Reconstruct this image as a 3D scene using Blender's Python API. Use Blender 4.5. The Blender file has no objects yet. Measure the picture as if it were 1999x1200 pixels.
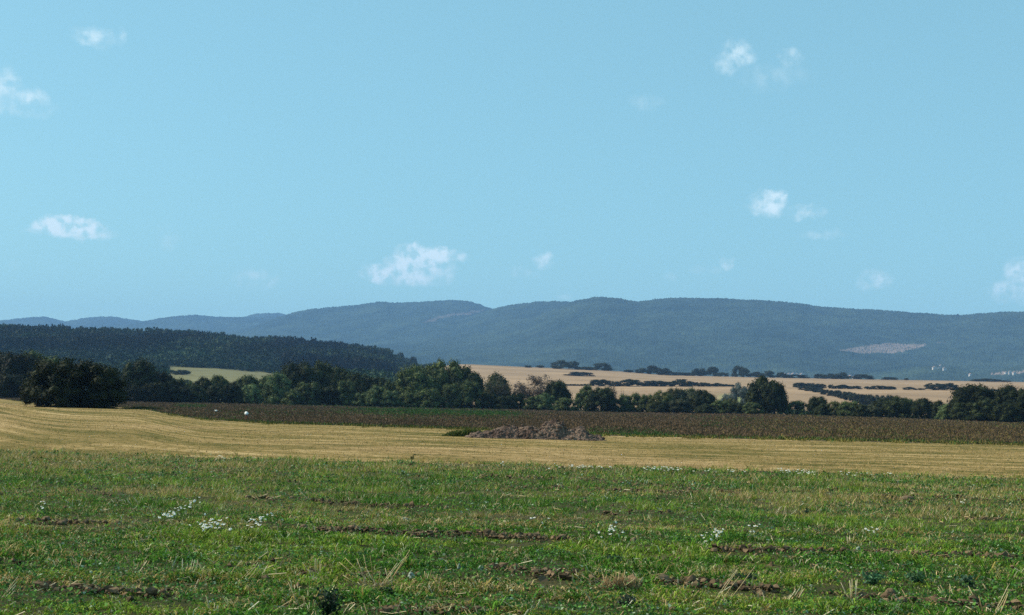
import bpy, math, random
import numpy as np
from mathutils import Matrix, Vector

rng = np.random.default_rng(11)
random.seed(5)
S = bpy.context.scene
COL = S.collection

# ------------------------------------------------------------------ camera
F = 2776.0
CAMH = 1.7
PITCH = math.atan(188 / F)
ROLL = math.atan(0.023)
fwd = np.array([0, math.cos(PITCH), math.sin(PITCH)])
r0 = np.array([1.0, 0, 0])
u0 = np.array([0, -math.sin(PITCH), math.cos(PITCH)])
right = r0 * math.cos(ROLL) + u0 * math.sin(ROLL)
upv = -r0 * math.sin(ROLL) + u0 * math.cos(ROLL)
cam = bpy.data.cameras.new('camera')
cam.sensor_width = 36
cam.lens = F / 1999 * 36
cam.clip_start = 0.1
cam.clip_end = 60000
cam_ob = bpy.data.objects.new('camera', cam)
COL.objects.link(cam_ob)
m = Matrix.Identity(4)
for i in range(3):
    m[i][0] = right[i]; m[i][1] = upv[i]; m[i][2] = -fwd[i]
m[0][3], m[1][3], m[2][3] = 0, 0, CAMH
cam_ob.matrix_world = m
S.camera = cam_ob


def pdir(u, v):
    """pixel of the 1999x1200 photograph -> azimuth, tan(elevation)"""
    u = np.asarray(u, float); v = np.asarray(v, float)
    x = (u - 999.5) / F; y = (600 - v) / F
    d = fwd[None] + x.reshape(-1, 1) * right[None] + y.reshape(-1, 1) * upv[None]
    az = np.arctan2(d[:, 0], d[:, 1])
    te = d[:, 2] / np.hypot(d[:, 0], d[:, 1])
    return az, te


def pd1(u, v):
    a, t = pdir([u], [v]); return float(a[0]), float(t[0])


def gpt(u, v, z=0.0):
    """pixel -> point on the plane z"""
    a, t = pd1(u, v)
    D = (z - CAMH) / t
    return np.array([D * math.sin(a), D * math.cos(a), z])


# ------------------------------------------------------------------ noise
def _h(ix, iy, seed):
    n = (ix.astype(np.int64) * 374761393 + iy.astype(np.int64) * 668265263 + seed * 144664561) & 0xffffffff
    n = ((n ^ (n >> 13)) * 1274126177) & 0xffffffff
    return ((n ^ (n >> 16)) & 0xffff) / 65535.0


def vnoise(x, y, seed=0):
    x = np.asarray(x, float); y = np.asarray(y, float)
    ix = np.floor(x); iy = np.floor(y)
    fx = x - ix; fy = y - iy
    fx = fx * fx * (3 - 2 * fx); fy = fy * fy * (3 - 2 * fy)
    a = _h(ix, iy, seed); b = _h(ix + 1, iy, seed); c = _h(ix, iy + 1, seed); d = _h(ix + 1, iy + 1, seed)
    return (a * (1 - fx) + b * fx) * (1 - fy) + (c * (1 - fx) + d * fx) * fy


def fbm(x, y, seed=0, o=4):
    s = 0; a = 0.5; t = 0
    for k in range(o):
        s = s + a * vnoise(x * 2 ** k, y * 2 ** k, seed + k * 17); t += a; a *= 0.55
    return s / t


def sstep(a, b, x):
    t = np.clip((x - a) / (b - a), 0, 1)
    return t * t * (3 - 2 * t)


# ------------------------------------------------------------------ mesh / object helpers
def make_mesh(name, V, faces, mats=(), col=None, uvw=None, smooth=False, mat_idx=None):
    """faces: list of int arrays (n,3) / (n,4)"""
    me = bpy.data.meshes.new(name)
    V = np.ascontiguousarray(V, dtype=np.float32)
    me.vertices.add(len(V)); me.vertices.foreach_set('co', V.ravel())
    faces = [np.asarray(f, np.int32) for f in faces if len(f)]
    loops = np.concatenate([f.ravel() for f in faces])
    tot = np.concatenate([np.full(len(f), f.shape[1], np.int32) for f in faces])
    start = np.concatenate([[0], np.cumsum(tot)[:-1]]).astype(np.int32)
    me.loops.add(len(loops)); me.loops.foreach_set('vertex_index', loops.astype(np.int32))
    me.polygons.add(len(tot)); me.polygons.foreach_set('loop_start', start)
    if mat_idx is not None:
        me.polygons.foreach_set('material_index', np.asarray(mat_idx, np.int32))
    me.update(calc_edges=True)
    me.polygons.foreach_set('use_smooth', np.full(len(tot), bool(smooth)))
    for mt in mats: me.materials.append(mt)
    if col is not None:
        c = np.ones((len(V), 4), np.float32); c[:, :3] = col
        at = me.attributes.new('tint', 'FLOAT_COLOR', 'POINT'); at.data.foreach_set('color', c.ravel())
    if uvw is not None:
        at = me.attributes.new('field', 'FLOAT_VECTOR', 'POINT')
        at.data.foreach_set('vector', np.ascontiguousarray(uvw, np.float32).ravel())
    return me


def link(name, data, parent=None, loc=None):
    o = bpy.data.objects.new(name, data); COL.objects.link(o)
    if parent is not None: o.parent = parent
    if loc is not None: o.location = loc
    return o


def tag(o, label=None, cat=None, group=None, kind=None):
    if label: o['label'] = label
    if cat: o['category'] = cat
    if group: o['group'] = group
    if kind: o['kind'] = kind
    return o


class MB:
    """collects small pieces into ONE mesh"""
    def __init__(s): s.V = []; s.T = []; s.Q = []; s.C = []; s.n = 0; s.TM = []; s.QM = []
    def add(s, V, T=None, Q=None, col=(1, 1, 1), mi=0):
        V = np.asarray(V, float); s.V.append(V)
        c = np.asarray(col, float)
        s.C.append(np.broadcast_to(c, (len(V), 3)))
        if T is not None and len(T): s.T.append(np.asarray(T) + s.n); s.TM += [mi] * len(T)
        if Q is not None and len(Q): s.Q.append(np.asarray(Q) + s.n); s.QM += [mi] * len(Q)
        s.n += len(V)
    def mesh(s, name, mats, smooth=False):
        fs = []
        if s.T: fs.append(np.concatenate(s.T))
        if s.Q: fs.append(np.concatenate(s.Q))
        return make_mesh(name, np.concatenate(s.V), fs, mats, np.concatenate(s.C), smooth=smooth, mat_idx=s.TM + s.QM)


def tube(mb, pts, rad, n=6, col=(1, 1, 1), mi=0, cap=True):
    pts = np.asarray(pts, float); rad = np.broadcast_to(np.asarray(rad, float), (len(pts),))
    V = []
    for i, p in enumerate(pts):
        t = pts[min(i + 1, len(pts) - 1)] - pts[max(i - 1, 0)]
        t = t / (np.linalg.norm(t) + 1e-9)
        a = np.cross(t, [0.31, 0.2, 0.93] if abs(t[2]) < 0.9 else [1, 0, 0]); a /= np.linalg.norm(a)
        b = np.cross(t, a)
        for k in range(n):
            w = 2 * math.pi * k / n
            V.append(p + rad[i] * (a * math.cos(w) + b * math.sin(w)))
    Q = []
    for i in range(len(pts) - 1):
        for k in range(n):
            Q.append([i * n + k, i * n + (k + 1) % n, (i + 1) * n + (k + 1) % n, (i + 1) * n + k])
    T = []
    if cap:
        V.append(pts[0]); V.append(pts[-1]); c0 = len(V) - 2
        e = (len(pts) - 1) * n
        for k in range(n):
            T.append([c0, (k + 1) % n, k]); T.append([c0 + 1, e + k, e + (k + 1) % n])
    mb.add(V, T, Q, col, mi)


def box(mb, lo, hi, col=(1, 1, 1), mi=0):
    x0, y0, z0 = lo; x1, y1, z1 = hi
    V = [(x0, y0, z0), (x1, y0, z0), (x1, y1, z0), (x0, y1, z0), (x0, y0, z1), (x1, y0, z1), (x1, y1, z1), (x0, y1, z1)]
    mb.add(V, None, [[0, 3, 2, 1], [4, 5, 6, 7], [0, 1, 5, 4], [1, 2, 6, 5], [2, 3, 7, 6], [3, 0, 4, 7]], col, mi)


def ico(sub=1):
    import bmesh
    bm = bmesh.new(); bmesh.ops.create_icosphere(bm, subdivisions=sub, radius=1)
    V = np.array([v.co[:] for v in bm.verts]); T = np.array([[v.index for v in f.verts] for f in bm.faces]); bm.free()
    return V, T


ICO1 = ico(1); ICO2 = ico(2); ICO3 = ico(3)


# ------------------------------------------------------------------ materials
def mat(name, base=(0.5, 0.5, 0.5), rough=0.8, spec=0.2):
    m = bpy.data.materials.new(name); m.use_nodes = True
    b = m.node_tree.nodes['Principled BSDF']
    b.inputs['Base Color'].default_value = (*base, 1)
    b.inputs['Roughness'].default_value = rough
    b.inputs['Specular IOR Level'].default_value = spec
    return m


def nd(m, typ, **kw):
    n = m.node_tree.nodes.new(typ)
    for k, v in kw.items(): setattr(n, k, v)
    return n


def lk(m, a, b): m.node_tree.links.new(a, b)


def mixc(m, fac, a, b, blend='MIX'):
    n = nd(m, 'ShaderNodeMix', data_type='RGBA', blend_type=blend)
    for sock, val in ((n.inputs[0], fac), (n.inputs[6], a), (n.inputs[7], b)):
        if hasattr(val, 'is_linked'): lk(m, val, sock)
        elif isinstance(val, (int, float)): sock.default_value = val
        else: sock.default_value = (*val, 1)
    return n.outputs[2]


def ramp(m, fac, stops):
    n = nd(m, 'ShaderNodeValToRGB')
    e = n.color_ramp.elements
    while len(e) < len(stops): e.new(0.5)
    for k, (p, c) in enumerate(stops):
        e[k].position = p; e[k].color = (*c, 1) if len(c) == 3 else c
    lk(m, fac, n.inputs[0]); return n.outputs[0]


def noise(m, scale, vec=None, detail=4, rough=0.55, dist=0.0):
    n = nd(m, 'ShaderNodeTexNoise'); n.inputs['Scale'].default_value = scale
    n.inputs['Detail'].default_value = detail; n.inputs['Roughness'].default_value = rough
    n.inputs['Distortion'].default_value = dist
    if vec is not None: lk(m, vec, n.inputs['Vector'])
    return n.outputs[0]


def vmap(m, vec, scale):
    n = nd(m, 'ShaderNodeVectorMath', operation='MULTIPLY'); lk(m, vec, n.inputs[0]); n.inputs[1].default_value = scale
    return n.outputs[0]


def attr(m, name):
    n = nd(m, 'ShaderNodeAttribute'); n.attribute_name = name; return n


def tint_mat(name, rough=0.7, spec=0.15, transl=0.0, objvar=0.0):
    """base colour from the piece's own colour attribute; a little light passes through blades and leaves"""
    m = mat(name, rough=rough, spec=spec)
    b = m.node_tree.nodes['Principled BSDF']
    c = attr(m, 'tint').outputs['Color']
    if objvar:
        oi = nd(m, 'ShaderNodeObjectInfo')
        h = nd(m, 'ShaderNodeHueSaturation')
        mr = nd(m, 'ShaderNodeMapRange'); lk(m, oi.outputs['Random'], mr.inputs[0])
        mr.inputs[3].default_value = 1 - objvar; mr.inputs[4].default_value = 1 + objvar
        lk(m, mr.outputs[0], h.inputs['Value'])
        mr2 = nd(m, 'ShaderNodeMapRange'); lk(m, oi.outputs['Random'], mr2.inputs[0])
        mr2.inputs[3].default_value = 0.515; mr2.inputs[4].default_value = 0.485
        lk(m, mr2.outputs[0], h.inputs['Hue'])
        lk(m, c, h.inputs['Color']); c = h.outputs[0]
    lk(m, c, b.inputs['Base Color'])
    if transl:
        t = nd(m, 'ShaderNodeBsdfTranslucent'); lk(m, c, t.inputs['Color'])
        mx = nd(m, 'ShaderNodeMixShader'); mx.inputs[0].default_value = transl
        lk(m, b.outputs[0], mx.inputs[1]); lk(m, t.outputs[0], mx.inputs[2])
        lk(m, mx.outputs[0], m.node_tree.nodes['Material Output'].inputs['Surface'])
    return m


def foliage(name, c1, c2, transl=0.15):
    m = mat(name, rough=0.75, spec=0.1)
    b = m.node_tree.nodes['Principled BSDF']
    tc = nd(m, 'ShaderNodeTexCoord')
    n1 = noise(m, 6.0, tc.outputs['Object'], 3)
    geo = nd(m, 'ShaderNodeNewGeometry')
    oi = nd(m, 'ShaderNodeObjectInfo')
    k = nd(m, 'ShaderNodeMath', operation='MULTIPLY_ADD'); lk(m, geo.outputs['Random Per Island'], k.inputs[0])
    k.inputs[1].default_value = 0.5; lk(m, n1, k.inputs[2])
    f = nd(m, 'ShaderNodeMapRange'); lk(m, k.outputs[0], f.inputs[0]); f.inputs[1].default_value = 0.4; f.inputs[2].default_value = 1.05
    c = mixc(m, f.outputs[0], c1, c2)  # c2 carries the tone of sunlit lobes, mixed into the leaf colour
    h = nd(m, 'ShaderNodeHueSaturation'); lk(m, c, h.inputs['Color'])
    mr = nd(m, 'ShaderNodeMapRange'); lk(m, oi.outputs['Random'], mr.inputs[0]); mr.inputs[3].default_value = 0.72; mr.inputs[4].default_value = 1.28
    lk(m, mr.outputs[0], h.inputs['Value'])
    lk(m, h.outputs[0], b.inputs['Base Color'])
    t = nd(m, 'ShaderNodeBsdfTranslucent'); lk(m, h.outputs[0], t.inputs['Color'])
    mx = nd(m, 'ShaderNodeMixShader'); mx.inputs[0].default_value = transl
    lk(m, b.outputs[0], mx.inputs[1]); lk(m, t.outputs[0], mx.inputs[2])
    lk(m, mx.outputs[0], m.node_tree.nodes['Material Output'].inputs['Surface'])
    return m


M = {}
M['dark'] = foliage('dark_leaves', (0.006, 0.009, 0.004), (0.054, 0.066, 0.023))  # leaf colour lowered to carry the deep shade of the trees
M['black'] = foliage('shade_darkened_leaves', (0.004, 0.006, 0.003), (0.030, 0.037, 0.013))  # darker copy, shade of the thicket put into the leaf colour
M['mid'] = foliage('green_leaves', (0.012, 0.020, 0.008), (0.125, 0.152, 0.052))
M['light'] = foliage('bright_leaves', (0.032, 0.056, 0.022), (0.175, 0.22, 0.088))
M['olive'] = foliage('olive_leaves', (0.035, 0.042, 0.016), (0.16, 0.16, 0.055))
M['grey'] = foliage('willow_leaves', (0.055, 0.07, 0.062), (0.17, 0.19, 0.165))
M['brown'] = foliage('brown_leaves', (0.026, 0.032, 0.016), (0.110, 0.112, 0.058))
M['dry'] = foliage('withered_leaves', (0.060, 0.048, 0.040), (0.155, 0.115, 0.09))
M['far'] = foliage('far_leaves', (0.013, 0.018, 0.014), (0.042, 0.050, 0.030))
M['bark'] = mat('bark', (0.07, 0.055, 0.042), 0.9)
M['twig'] = mat('twig_bark', (0.13, 0.10, 0.085), 0.9)

# ------------------------------------------------------------------ terrain: rows of a polar grid
AZ = np.radians(np.concatenate([np.arange(-180, -40, 5.0), np.arange(-40, -24, 1.0), np.arange(-24, 24, 0.1), np.arange(24, 40, 1.0), np.arange(40, 180.1, 5.0)]))
UEX = np.arange(-700, 2701, 20.0)


def curve_v(pts):
    """control pixels (u,v) -> tan elevation at AZ (clamped outside)"""
    p = np.array(pts, float)
    u = UEX
    v = np.interp(u, p[:, 0], p[:, 1])
    lo = u < p[0, 0]; v[lo] = p[0, 1] + (u[lo] - p[0, 0]) * 0.023
    hi = u > p[-1, 0]; v[hi] = p[-1, 1] + (u[hi] - p[-1, 0]) * 0.023
    k = np.array([0.25, 0.5, 0.25])
    vs = v.copy(); vs[1:-1] = np.convolve(v, k, 'valid')
    a, t = pdir(u, vs)
    return np.interp(AZ, a, t)


def curve_u(pts):
    p = np.array(pts, float)
    a, t = pdir(UEX, np.full(len(UEX), 780.0))
    return np.interp(AZ, a, np.interp(UEX, p[:, 0], p[:, 1]))


B1v = [(0, 880), (400, 893), (800, 903), (1200, 914), (1600, 923), (1999, 935)]
B2v = [(-200, 774), (0, 778), (50, 785), (130, 792), (270, 797), (330, 808), (400, 819), (520, 826), (700, 831), (900, 837), (1180, 850), (1400, 855), (1700, 862), (1999, 869)]
D1 = -CAMH / curve_v(B1v); Z1 = D1 * 0
D2 = -CAMH / curve_v(B2v); Z2 = D2 * 0
D3 = np.maximum(curve_u([(0, 400), (250, 385), (500, 405), (1000, 398), (1500, 390), (1999, 335)]), D2 + 12)
Z3 = CAMH + D3 * curve_v([(0, 776), (250, 785), (500, 789), (800, 796), (1000, 800), (1200, 805), (1500, 809), (1700, 815), (1999, 826)])
D4 = D3 + 90; Z4 = Z3 * 0.5 - 0.3
D5 = D4 * 0 + 640; Z5 = D5 * 0 - 0.2
D6 = D4 * 0 + 1000
t6 = curve_v([(0, 748), (300, 741), (545, 742), (800, 745), (900, 748), (1000, 751), (1200, 754), (1430, 754.5), (1560, 758), (1690, 760), (1870, 762), (1999, 764)])
Z6 = CAMH + D6 * t6
D7 = curve_u([(0, 1330), (700, 1350), (900, 1650), (1000, 1700), (1999, 1700)])
Z7 = CAMH + D7 * curve_v([(0, 722), (200, 721), (335, 717), (420, 720), (545, 731), (700, 742), (790, 738), (850, 716), (900, 710), (1000, 715), (1190, 723), (1300, 732), (1500, 736.5), (1600, 738.5), (1800, 742), (1999, 745.5)])
D8 = curve_u([(0, 2000), (700, 2000), (815, 1950), (900, 2200), (1999, 2300)])
t8 = curve_v([(0, 655), (100, 658), (200, 661), (300, 663), (400, 668), (450, 675), (500, 678), (600, 682), (650, 687), (700, 692), (750, 700), (790, 708), (820, 722), (1000, 745)])
wood = curve_u([(0, 1), (800, 1), (880, 0), (1999, 0)])
Z8 = np.where(wood > 0.02, (CAMH + D8 * t8) * wood + (Z7 - 12) * (1 - wood), Z7 - 12)
D9 = D8 + 900; Z9 = np.minimum(Z8 - 30, 20)
D10 = D9 * 0 + 4300; Z10 = D10 * 0 + 12
D11 = D9 * 0 + 12600; Z11 = D10 * 0 + 0
RD = [D1 * 0 + 0.3, D1, D2, D3, D4, D5, D6, D7, D8, D9, D10, D11]
RZ = [Z1, Z1, Z2, Z3, Z4, Z5, Z6, Z7, Z8, Z9, Z10, Z11]


def micro(x, y):
    d = np.hypot(x, y)
    a = 0.035 * (fbm(x * 0.5, y * 0.9, 3, 3) - 0.5) + 0.03 * (fbm(x * 2.1, y * 2.4, 8, 3) - 0.5)
    return a * (1 - sstep(35, 60, d)) * 1.6 + 0.14 * (fbm(x * 0.02, y * 0.03, 5, 2) - 0.5) * sstep(60, 120, d) * (1 - sstep(250, 330, d))


def T(a, D):
    """terrain height at azimuth a, distance D"""
    a = np.atleast_1d(np.asarray(a, float)); D = np.atleast_1d(np.asarray(D, float))
    rd = np.array([np.interp(a, AZ, r) for r in RD]); rz = np.array([np.interp(a, AZ, r) for r in RZ])
    z = rz[0].copy()
    for k in range(len(RD) - 1):
        f = (D - rd[k]) / (rd[k + 1] - rd[k])
        s = (f >= 0)
        fk = np.clip(f, 0, 1)
        z = np.where(s, rz[k] * (1 - fk) + rz[k + 1] * fk, z)
    return z + micro(D * np.sin(a), D * np.cos(a))


def strip(name, k0, k1, nrow, mats, dist='lin', colfn=None, label=None):
    A = len(AZ); rows = []; fld = []
    nn = nrow if isinstance(nrow, (list, tuple)) else [nrow] * (k1 - k0)
    first = True
    for k in range(k0, k1):
        ts = np.linspace(0, 1, nn[k - k0] + 1)
        if not first: ts = ts[1:]
        first = False
        for t in ts:
            if dist == 'log' :
                D = np.exp(np.log(RD[k]) * (1 - t) + np.log(RD[k + 1]) * t)
            else:
                D = RD[k] * (1 - t) + RD[k + 1] * t
            f = (D - RD[k]) / (RD[k + 1] - RD[k])
            Z = RZ[k] * (1 - f) + RZ[k + 1] * f
            x = D * np.sin(AZ); y = D * np.cos(AZ)
            rows.append(np.stack([x, y, Z + micro(x, y)], 1))
            fld.append(np.stack([AZ * 100, np.full(A, (k - k0) + f), D], 1))
    R = len(rows); V = np.concatenate(rows); W = np.concatenate(fld)
    i = np.arange(R - 1)[:, None] * A + np.arange(A - 1)[None]
    Q = np.stack([i, i + 1, i + A + 1, i + A], -1).reshape(-1, 4)[:, ::-1]
    c = colfn(V, W) if colfn else None
    me = make_mesh(name, V, [Q], mats, c, W, smooth=True)
    o = link(name, me); tag(o, label, None, None, 'structure'); return o


# soil of the green field
def ground_mat(name, cols, sc=1.0, bump=0.03):
    m = mat(name, rough=0.95, spec=0.05)
    b = m.node_tree.nodes['Principled BSDF']
    g = nd(m, 'ShaderNodeNewGeometry')
    n1 = noise(m, 0.35 * sc, g.outputs['Position'], 6, 0.65)
    n2 = noise(m, 9.0 * sc, g.outputs['Position'], 5, 0.7)
    k = nd(m, 'ShaderNodeMath', operation='MULTIPLY_ADD'); lk(m, n2, k.inputs[0]); k.inputs[1].default_value = 0.6; lk(m, n1, k.inputs[2])
    f = nd(m, 'ShaderNodeMapRange'); lk(m, k.outputs[0], f.inputs[0]); f.inputs[1].default_value = 0.5; f.inputs[2].default_value = 1.1
    lk(m, ramp(m, f.outputs[0], cols), b.inputs['Base Color'])
    bp = nd(m, 'ShaderNodeBump'); bp.inputs['Distance'].default_value = bump; lk(m, n2, bp.inputs['Height']); lk(m, bp.outputs[0], b.inputs['Normal'])
    return m


M['soil'] = ground_mat('field_soil', [(0.0, (0.028, 0.036, 0.012)), (0.5, (0.048, 0.048, 0.019)), (1.0, (0.11, 0.082, 0.045))])  # soil tones darkened so gaps between the blades read as shadow


def stubble_mat():
    m = mat('stubble_ground', rough=0.95, spec=0.05)
    b = m.node_tree.nodes['Principled BSDF']
    g = nd(m, 'ShaderNodeNewGeometry')
    w = attr(m, 'field').outputs['Vector']
    # drill rows follow the field's edges: coordinate 1 = share of the way across the field
    n1 = noise(m, 1.0, vmap(m, w, (0.12, 28.0, 0.0)), 4, 0.6)
    n2 = noise(m, 1.0, vmap(m, w, (0.05, 8.0, 0.0)), 5, 0.6)
    n3 = noise(m, 2.6, g.outputs['Position'], 6, 0.75)
    n4 = noise(m, 0.035, g.outputs['Position'], 4, 0.6)
    def ma(a, k, c):
        q = nd(m, 'ShaderNodeMath', operation='MULTIPLY_ADD'); lk(m, a, q.inputs[0]); q.inputs[1].default_value = k
        if hasattr(c, 'is_linked'): lk(m, c, q.inputs[2])
        else: q.inputs[2].default_value = c
        return q.outputs[0]
    s = ma(n1, 1.05, ma(n2, 0.5, ma(n3, 1.2, ma(n4, 0.45, -1.1))))
    c = ramp(m, s, [(0.25, (0.082, 0.080, 0.018)), (0.41, (0.160, 0.123, 0.035)), (0.53, (0.285, 0.186, 0.068)), (0.76, (0.50, 0.355, 0.17))])
    pk = ramp(m, n4, [(0.5, (0, 0, 0)), (0.7, (1, 1, 1))])
    c = mixc(m, pk, c, mixc(m, 0.55, c, (0.40, 0.24, 0.13)))
    lk(m, c, b.inputs['Base Color'])
    bp = nd(m, 'ShaderNodeBump'); bp.inputs['Distance'].default_value = 0.12; lk(m, n3, bp.inputs['Height']); lk(m, bp.outputs[0], b.inputs['Normal'])
    return m


M['stubble'] = stubble_mat()
M['cropsoil'] = ground_mat('crop_soil', [(0.0, (0.03, 0.024, 0.017)), (0.6, (0.055, 0.042, 0.03)), (1.0, (0.075, 0.06, 0.038))], 0.3)


def far_mat():
    m = mat('far_field_ground', rough=0.95, spec=0.05)
    b = m.node_tree.nodes['Principled BSDF']
    g = nd(m, 'ShaderNodeNewGeometry'); w = attr(m, 'field').outputs['Vector']
    c = attr(m, 'tint').outputs['Color']
    n1 = noise(m, 1.0, vmap(m, w, (0.25, 9.0, 0.0)), 5, 0.6)
    n2 = noise(m, 0.05, g.outputs['Position'], 6, 0.7)
    k = nd(m, 'ShaderNodeMath', operation='ADD'); lk(m, n1, k.inputs[0]); lk(m, n2, k.inputs[1])
    f = nd(m, 'ShaderNodeMapRange'); lk(m, k.outputs[0], f.inputs[0]); f.inputs[1].default_value = 0.7; f.inputs[2].default_value = 1.3
    f.inputs[3].default_value = 0.8; f.inputs[4].default_value = 1.16
    h = nd(m, 'ShaderNodeHueSaturation'); lk(m, c, h.inputs['Color']); lk(m, f.outputs[0], h.inputs['Value'])
    lk(m, h.outputs[0], b.inputs['Base Color'])
    return m


M['far_field'] = far_mat()


def far_col(V, W):
    a = W[:, 0] / 100; r = W[:, 1]
    tan = np.array([0.315, 0.208, 0.126]); c = np.tile(tan, (len(V), 1))
    n = fbm(a * 30, r * 4, 21, 3)
    c *= (0.85 + 0.3 * n)[:, None] * (0.86 + 0.28 * vnoise(a * 3, r * 13, 29))[:, None]
    # a paler unploughed lane between the fields
    uu = np.interp(a, *U_OF_AZ)
    # meadow next the wood is yellower
    me = (uu < 860)
    c[me] = np.array([0.03, 0.036, 0.018])
    me = (uu > 300) & (uu < 565)
    c[me] = np.array([0.175, 0.158, 0.075]) * (0.85 + 0.3 * n[me])[:, None]
    # verge right behind the hedge is greenish
    gv = 1 - sstep(0.9, 1.9, r)
    c = c * (1 - gv[:, None]) + np.array([0.10, 0.115, 0.045]) * gv[:, None]
    g2 = (sstep(1390, 1420, uu) * (1 - sstep(1440, 1490, uu)) * sstep(1.6, 1.9, r) * (1 - sstep(2.5, 2.7, r)))[:, None]
    c = c * (1 - g2) + np.array([0.23, 0.24, 0.10]) * g2
    # beyond the crest: woodland floor
    wd = sstep(4.0, 4.05, r) * np.where(uu < 860, 1.0, 0.0)
    c = c * (1 - wd[:, None]) + np.array([0.03, 0.036, 0.018]) * wd[:, None]
    bd = sstep(5.0, 5.05, r)
    c = c * (1 - bd[:, None]) + np.array([0.035, 0.05, 0.02]) * bd[:, None]
    return c


_a, _t = pdir(UEX, np.full(len(UEX), 760.0))
U_OF_AZ = (_a, UEX)

strip('ground', 0, 1, 150, [M['soil']], 'log')
strip('stubble_field', 1, 2, 70, [M['stubble']], 'lin')
strip('crop_field', 2, 3, 40, [M['cropsoil']], 'lin')
strip('far_field', 3, 11, [4, 8, 24, 44, 40, 8, 3, 3], [M['far_field']], 'lin', far_col)


# ------------------------------------------------------------------ hills
def hill_mat(name, c1, c2, c3):
    m = mat(name, rough=0.95, spec=0.03)
    b = m.node_tree.nodes['Principled BSDF']
    g = nd(m, 'ShaderNodeNewGeometry')
    n1 = noise(m, 0.0030, g.outputs['Position'], 6, 0.68)
    n2 = noise(m, 0.022, g.outputs['Position'], 4, 0.7)
    k = nd(m, 'ShaderNodeMath', operation='MULTIPLY_ADD'); lk(m, n2, k.inputs[0]); k.inputs[1].default_value = 0.8; lk(m, n1, k.inputs[2])
    f = nd(m, 'ShaderNodeMapRange'); lk(m, k.outputs[0], f.inputs[0]); f.inputs[1].default_value = 0.62; f.inputs[2].default_value = 1.15
    c = ramp(m, f.outputs[0], [(0, c1), (0.5, c2), (1, c3)])
    a = attr(m, 'tint')
    c = mixc(m, a.outputs['Alpha'], c, c)
    # the clearings: attribute holds bare-ground share in red
    sp = nd(m, 'ShaderNodeSeparateColor'); lk(m, a.outputs['Color'], sp.inputs[0])
    c = mixc(m, sp.outputs[0], c, (0.30, 0.215, 0.18))
    lk(m, c, b.inputs['Base Color'])
    return m


HM = hill_mat('hill_forest', (0.010, 0.020, 0.014), (0.027, 0.044, 0.032), (0.052, 0.076, 0.048))


HG_ = []


def on_hill(u, v):
    """first point of the hills seen through a pixel"""
    a, te = pd1(u, v); best = None
    for (aa, G) in HG_:
        if a < aa[0] or a > aa[-1]: continue
        j = int(np.argmin(abs(aa - a))); P = G[:, j]; D = np.hypot(P[:, 0], P[:, 1]); t = (P[:, 2] - CAMH) / D
        w = np.nonzero(t >= te)[0]
        if len(w) and (best is None or D[w[0]] < best[0]): best = (D[w[0]], P[w[0]])
    return best


def hill(name, pts, Dr, Db, uspan, nr, du, label, shape=1.35, spur=0.07, seed=0, clear=(), back=900, zb=5.0):
    u = np.arange(uspan[0], uspan[1] + 0.1, du)
    p = np.array(pts, float)
    v = np.interp(u, p[:, 0], p[:, 1])
    kk = max(3, int(14 / du)); ker = np.hanning(kk + 2); ker /= ker.sum()
    pad = np.pad(v, (len(ker) // 2,), 'edge'); v = np.convolve(pad, ker, 'same')[len(ker) // 2: len(ker) // 2 + len(v)]
    a, t = pdir(u, v)
    D_r = Dr * (1 + 0.03 * (fbm(u * 0.004, u * 0, seed + 1, 2) - 0.5))
    zr = CAMH + D_r * t
    rows = []; cl = []
    ts = np.concatenate([np.linspace(0, 1, nr), 1 + np.array([0.08, 0.25, 0.6, 1.0])])
    for tt in ts:
        if tt <= 1:
            D = Db + (D_r - Db) * tt
            z = zb + (zr - zb) * (tt ** shape)
            am = np.sin(math.pi * tt) ** 0.8
            x = D * np.sin(a); y = D * np.cos(a)
            z = z + spur * np.abs(zr) * am * (fbm(x * 0.0016 + 0.0006 * y, y * 0.0005, seed, 4) - 0.5) * 2
        else:
            q = (tt - 1)
            D = D_r + back * q
            z = zr - (zr + 30) * q ** 1.5
            x = D * np.sin(a); y = D * np.cos(a)
        tree = 5.0 * (rng.random(len(u)) - 0.3) + 9 * (fbm(x * 0.03, y * 0.03, seed + 9, 3) - 0.5)
        bare = np.zeros(len(u))
        w = np.clip((tt), 0, 1)
        if clear:
            # image row this vertex shows at, only used to look up which patch of the slope is clear-felled
            zz = z; te = (zz - CAMH) / D
            for (poly_u, poly_lo, poly_hi) in clear:
                lo = np.interp(a, pdir(poly_u, poly_hi)[0], pdir(poly_u, poly_hi)[1], left=9, right=9)
                hi = np.interp(a, pdir(poly_u, poly_lo)[0], pdir(poly_u, poly_lo)[1], left=-9, right=-9)
                jit = 0.0011 * (fbm(x * 0.014, y * 0.008, 77, 4) - 0.5) * 2 + 0.0002 * rng.normal(size=len(u))
                bare = np.maximum(bare, ((te + jit > lo) & (te + jit < hi)) * ((0.25 + 0.5 * fbm(x * 0.012, y * 0.012, 81, 3) + 0.4 * rng.random(len(u))) * (rng.random(len(u)) > 0.22) * (0.55 if Dr > 8500 else 1.0)))
        z = z + tree * np.clip(tt * 8, 0, 1) * (1 - bare)
        rows.append(np.stack([x, y, z], 1)); cl.append(np.stack([bare, bare * 0, bare * 0], 1))
    HG_.append((a, np.stack(rows)))
    A = len(u); R = len(rows); V = np.concatenate(rows)
    i = np.arange(R - 1)[:, None] * A + np.arange(A - 1)[None]
    Q = np.stack([i, i + A, i + A + 1, i + 1], -1).reshape(-1, 4)[:, ::-1]
    me = make_mesh(name, V, [Q], [HM], np.concatenate(cl), smooth=True)
    o = link(name, me); tag(o, label, None, None, 'structure')
    return o


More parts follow.
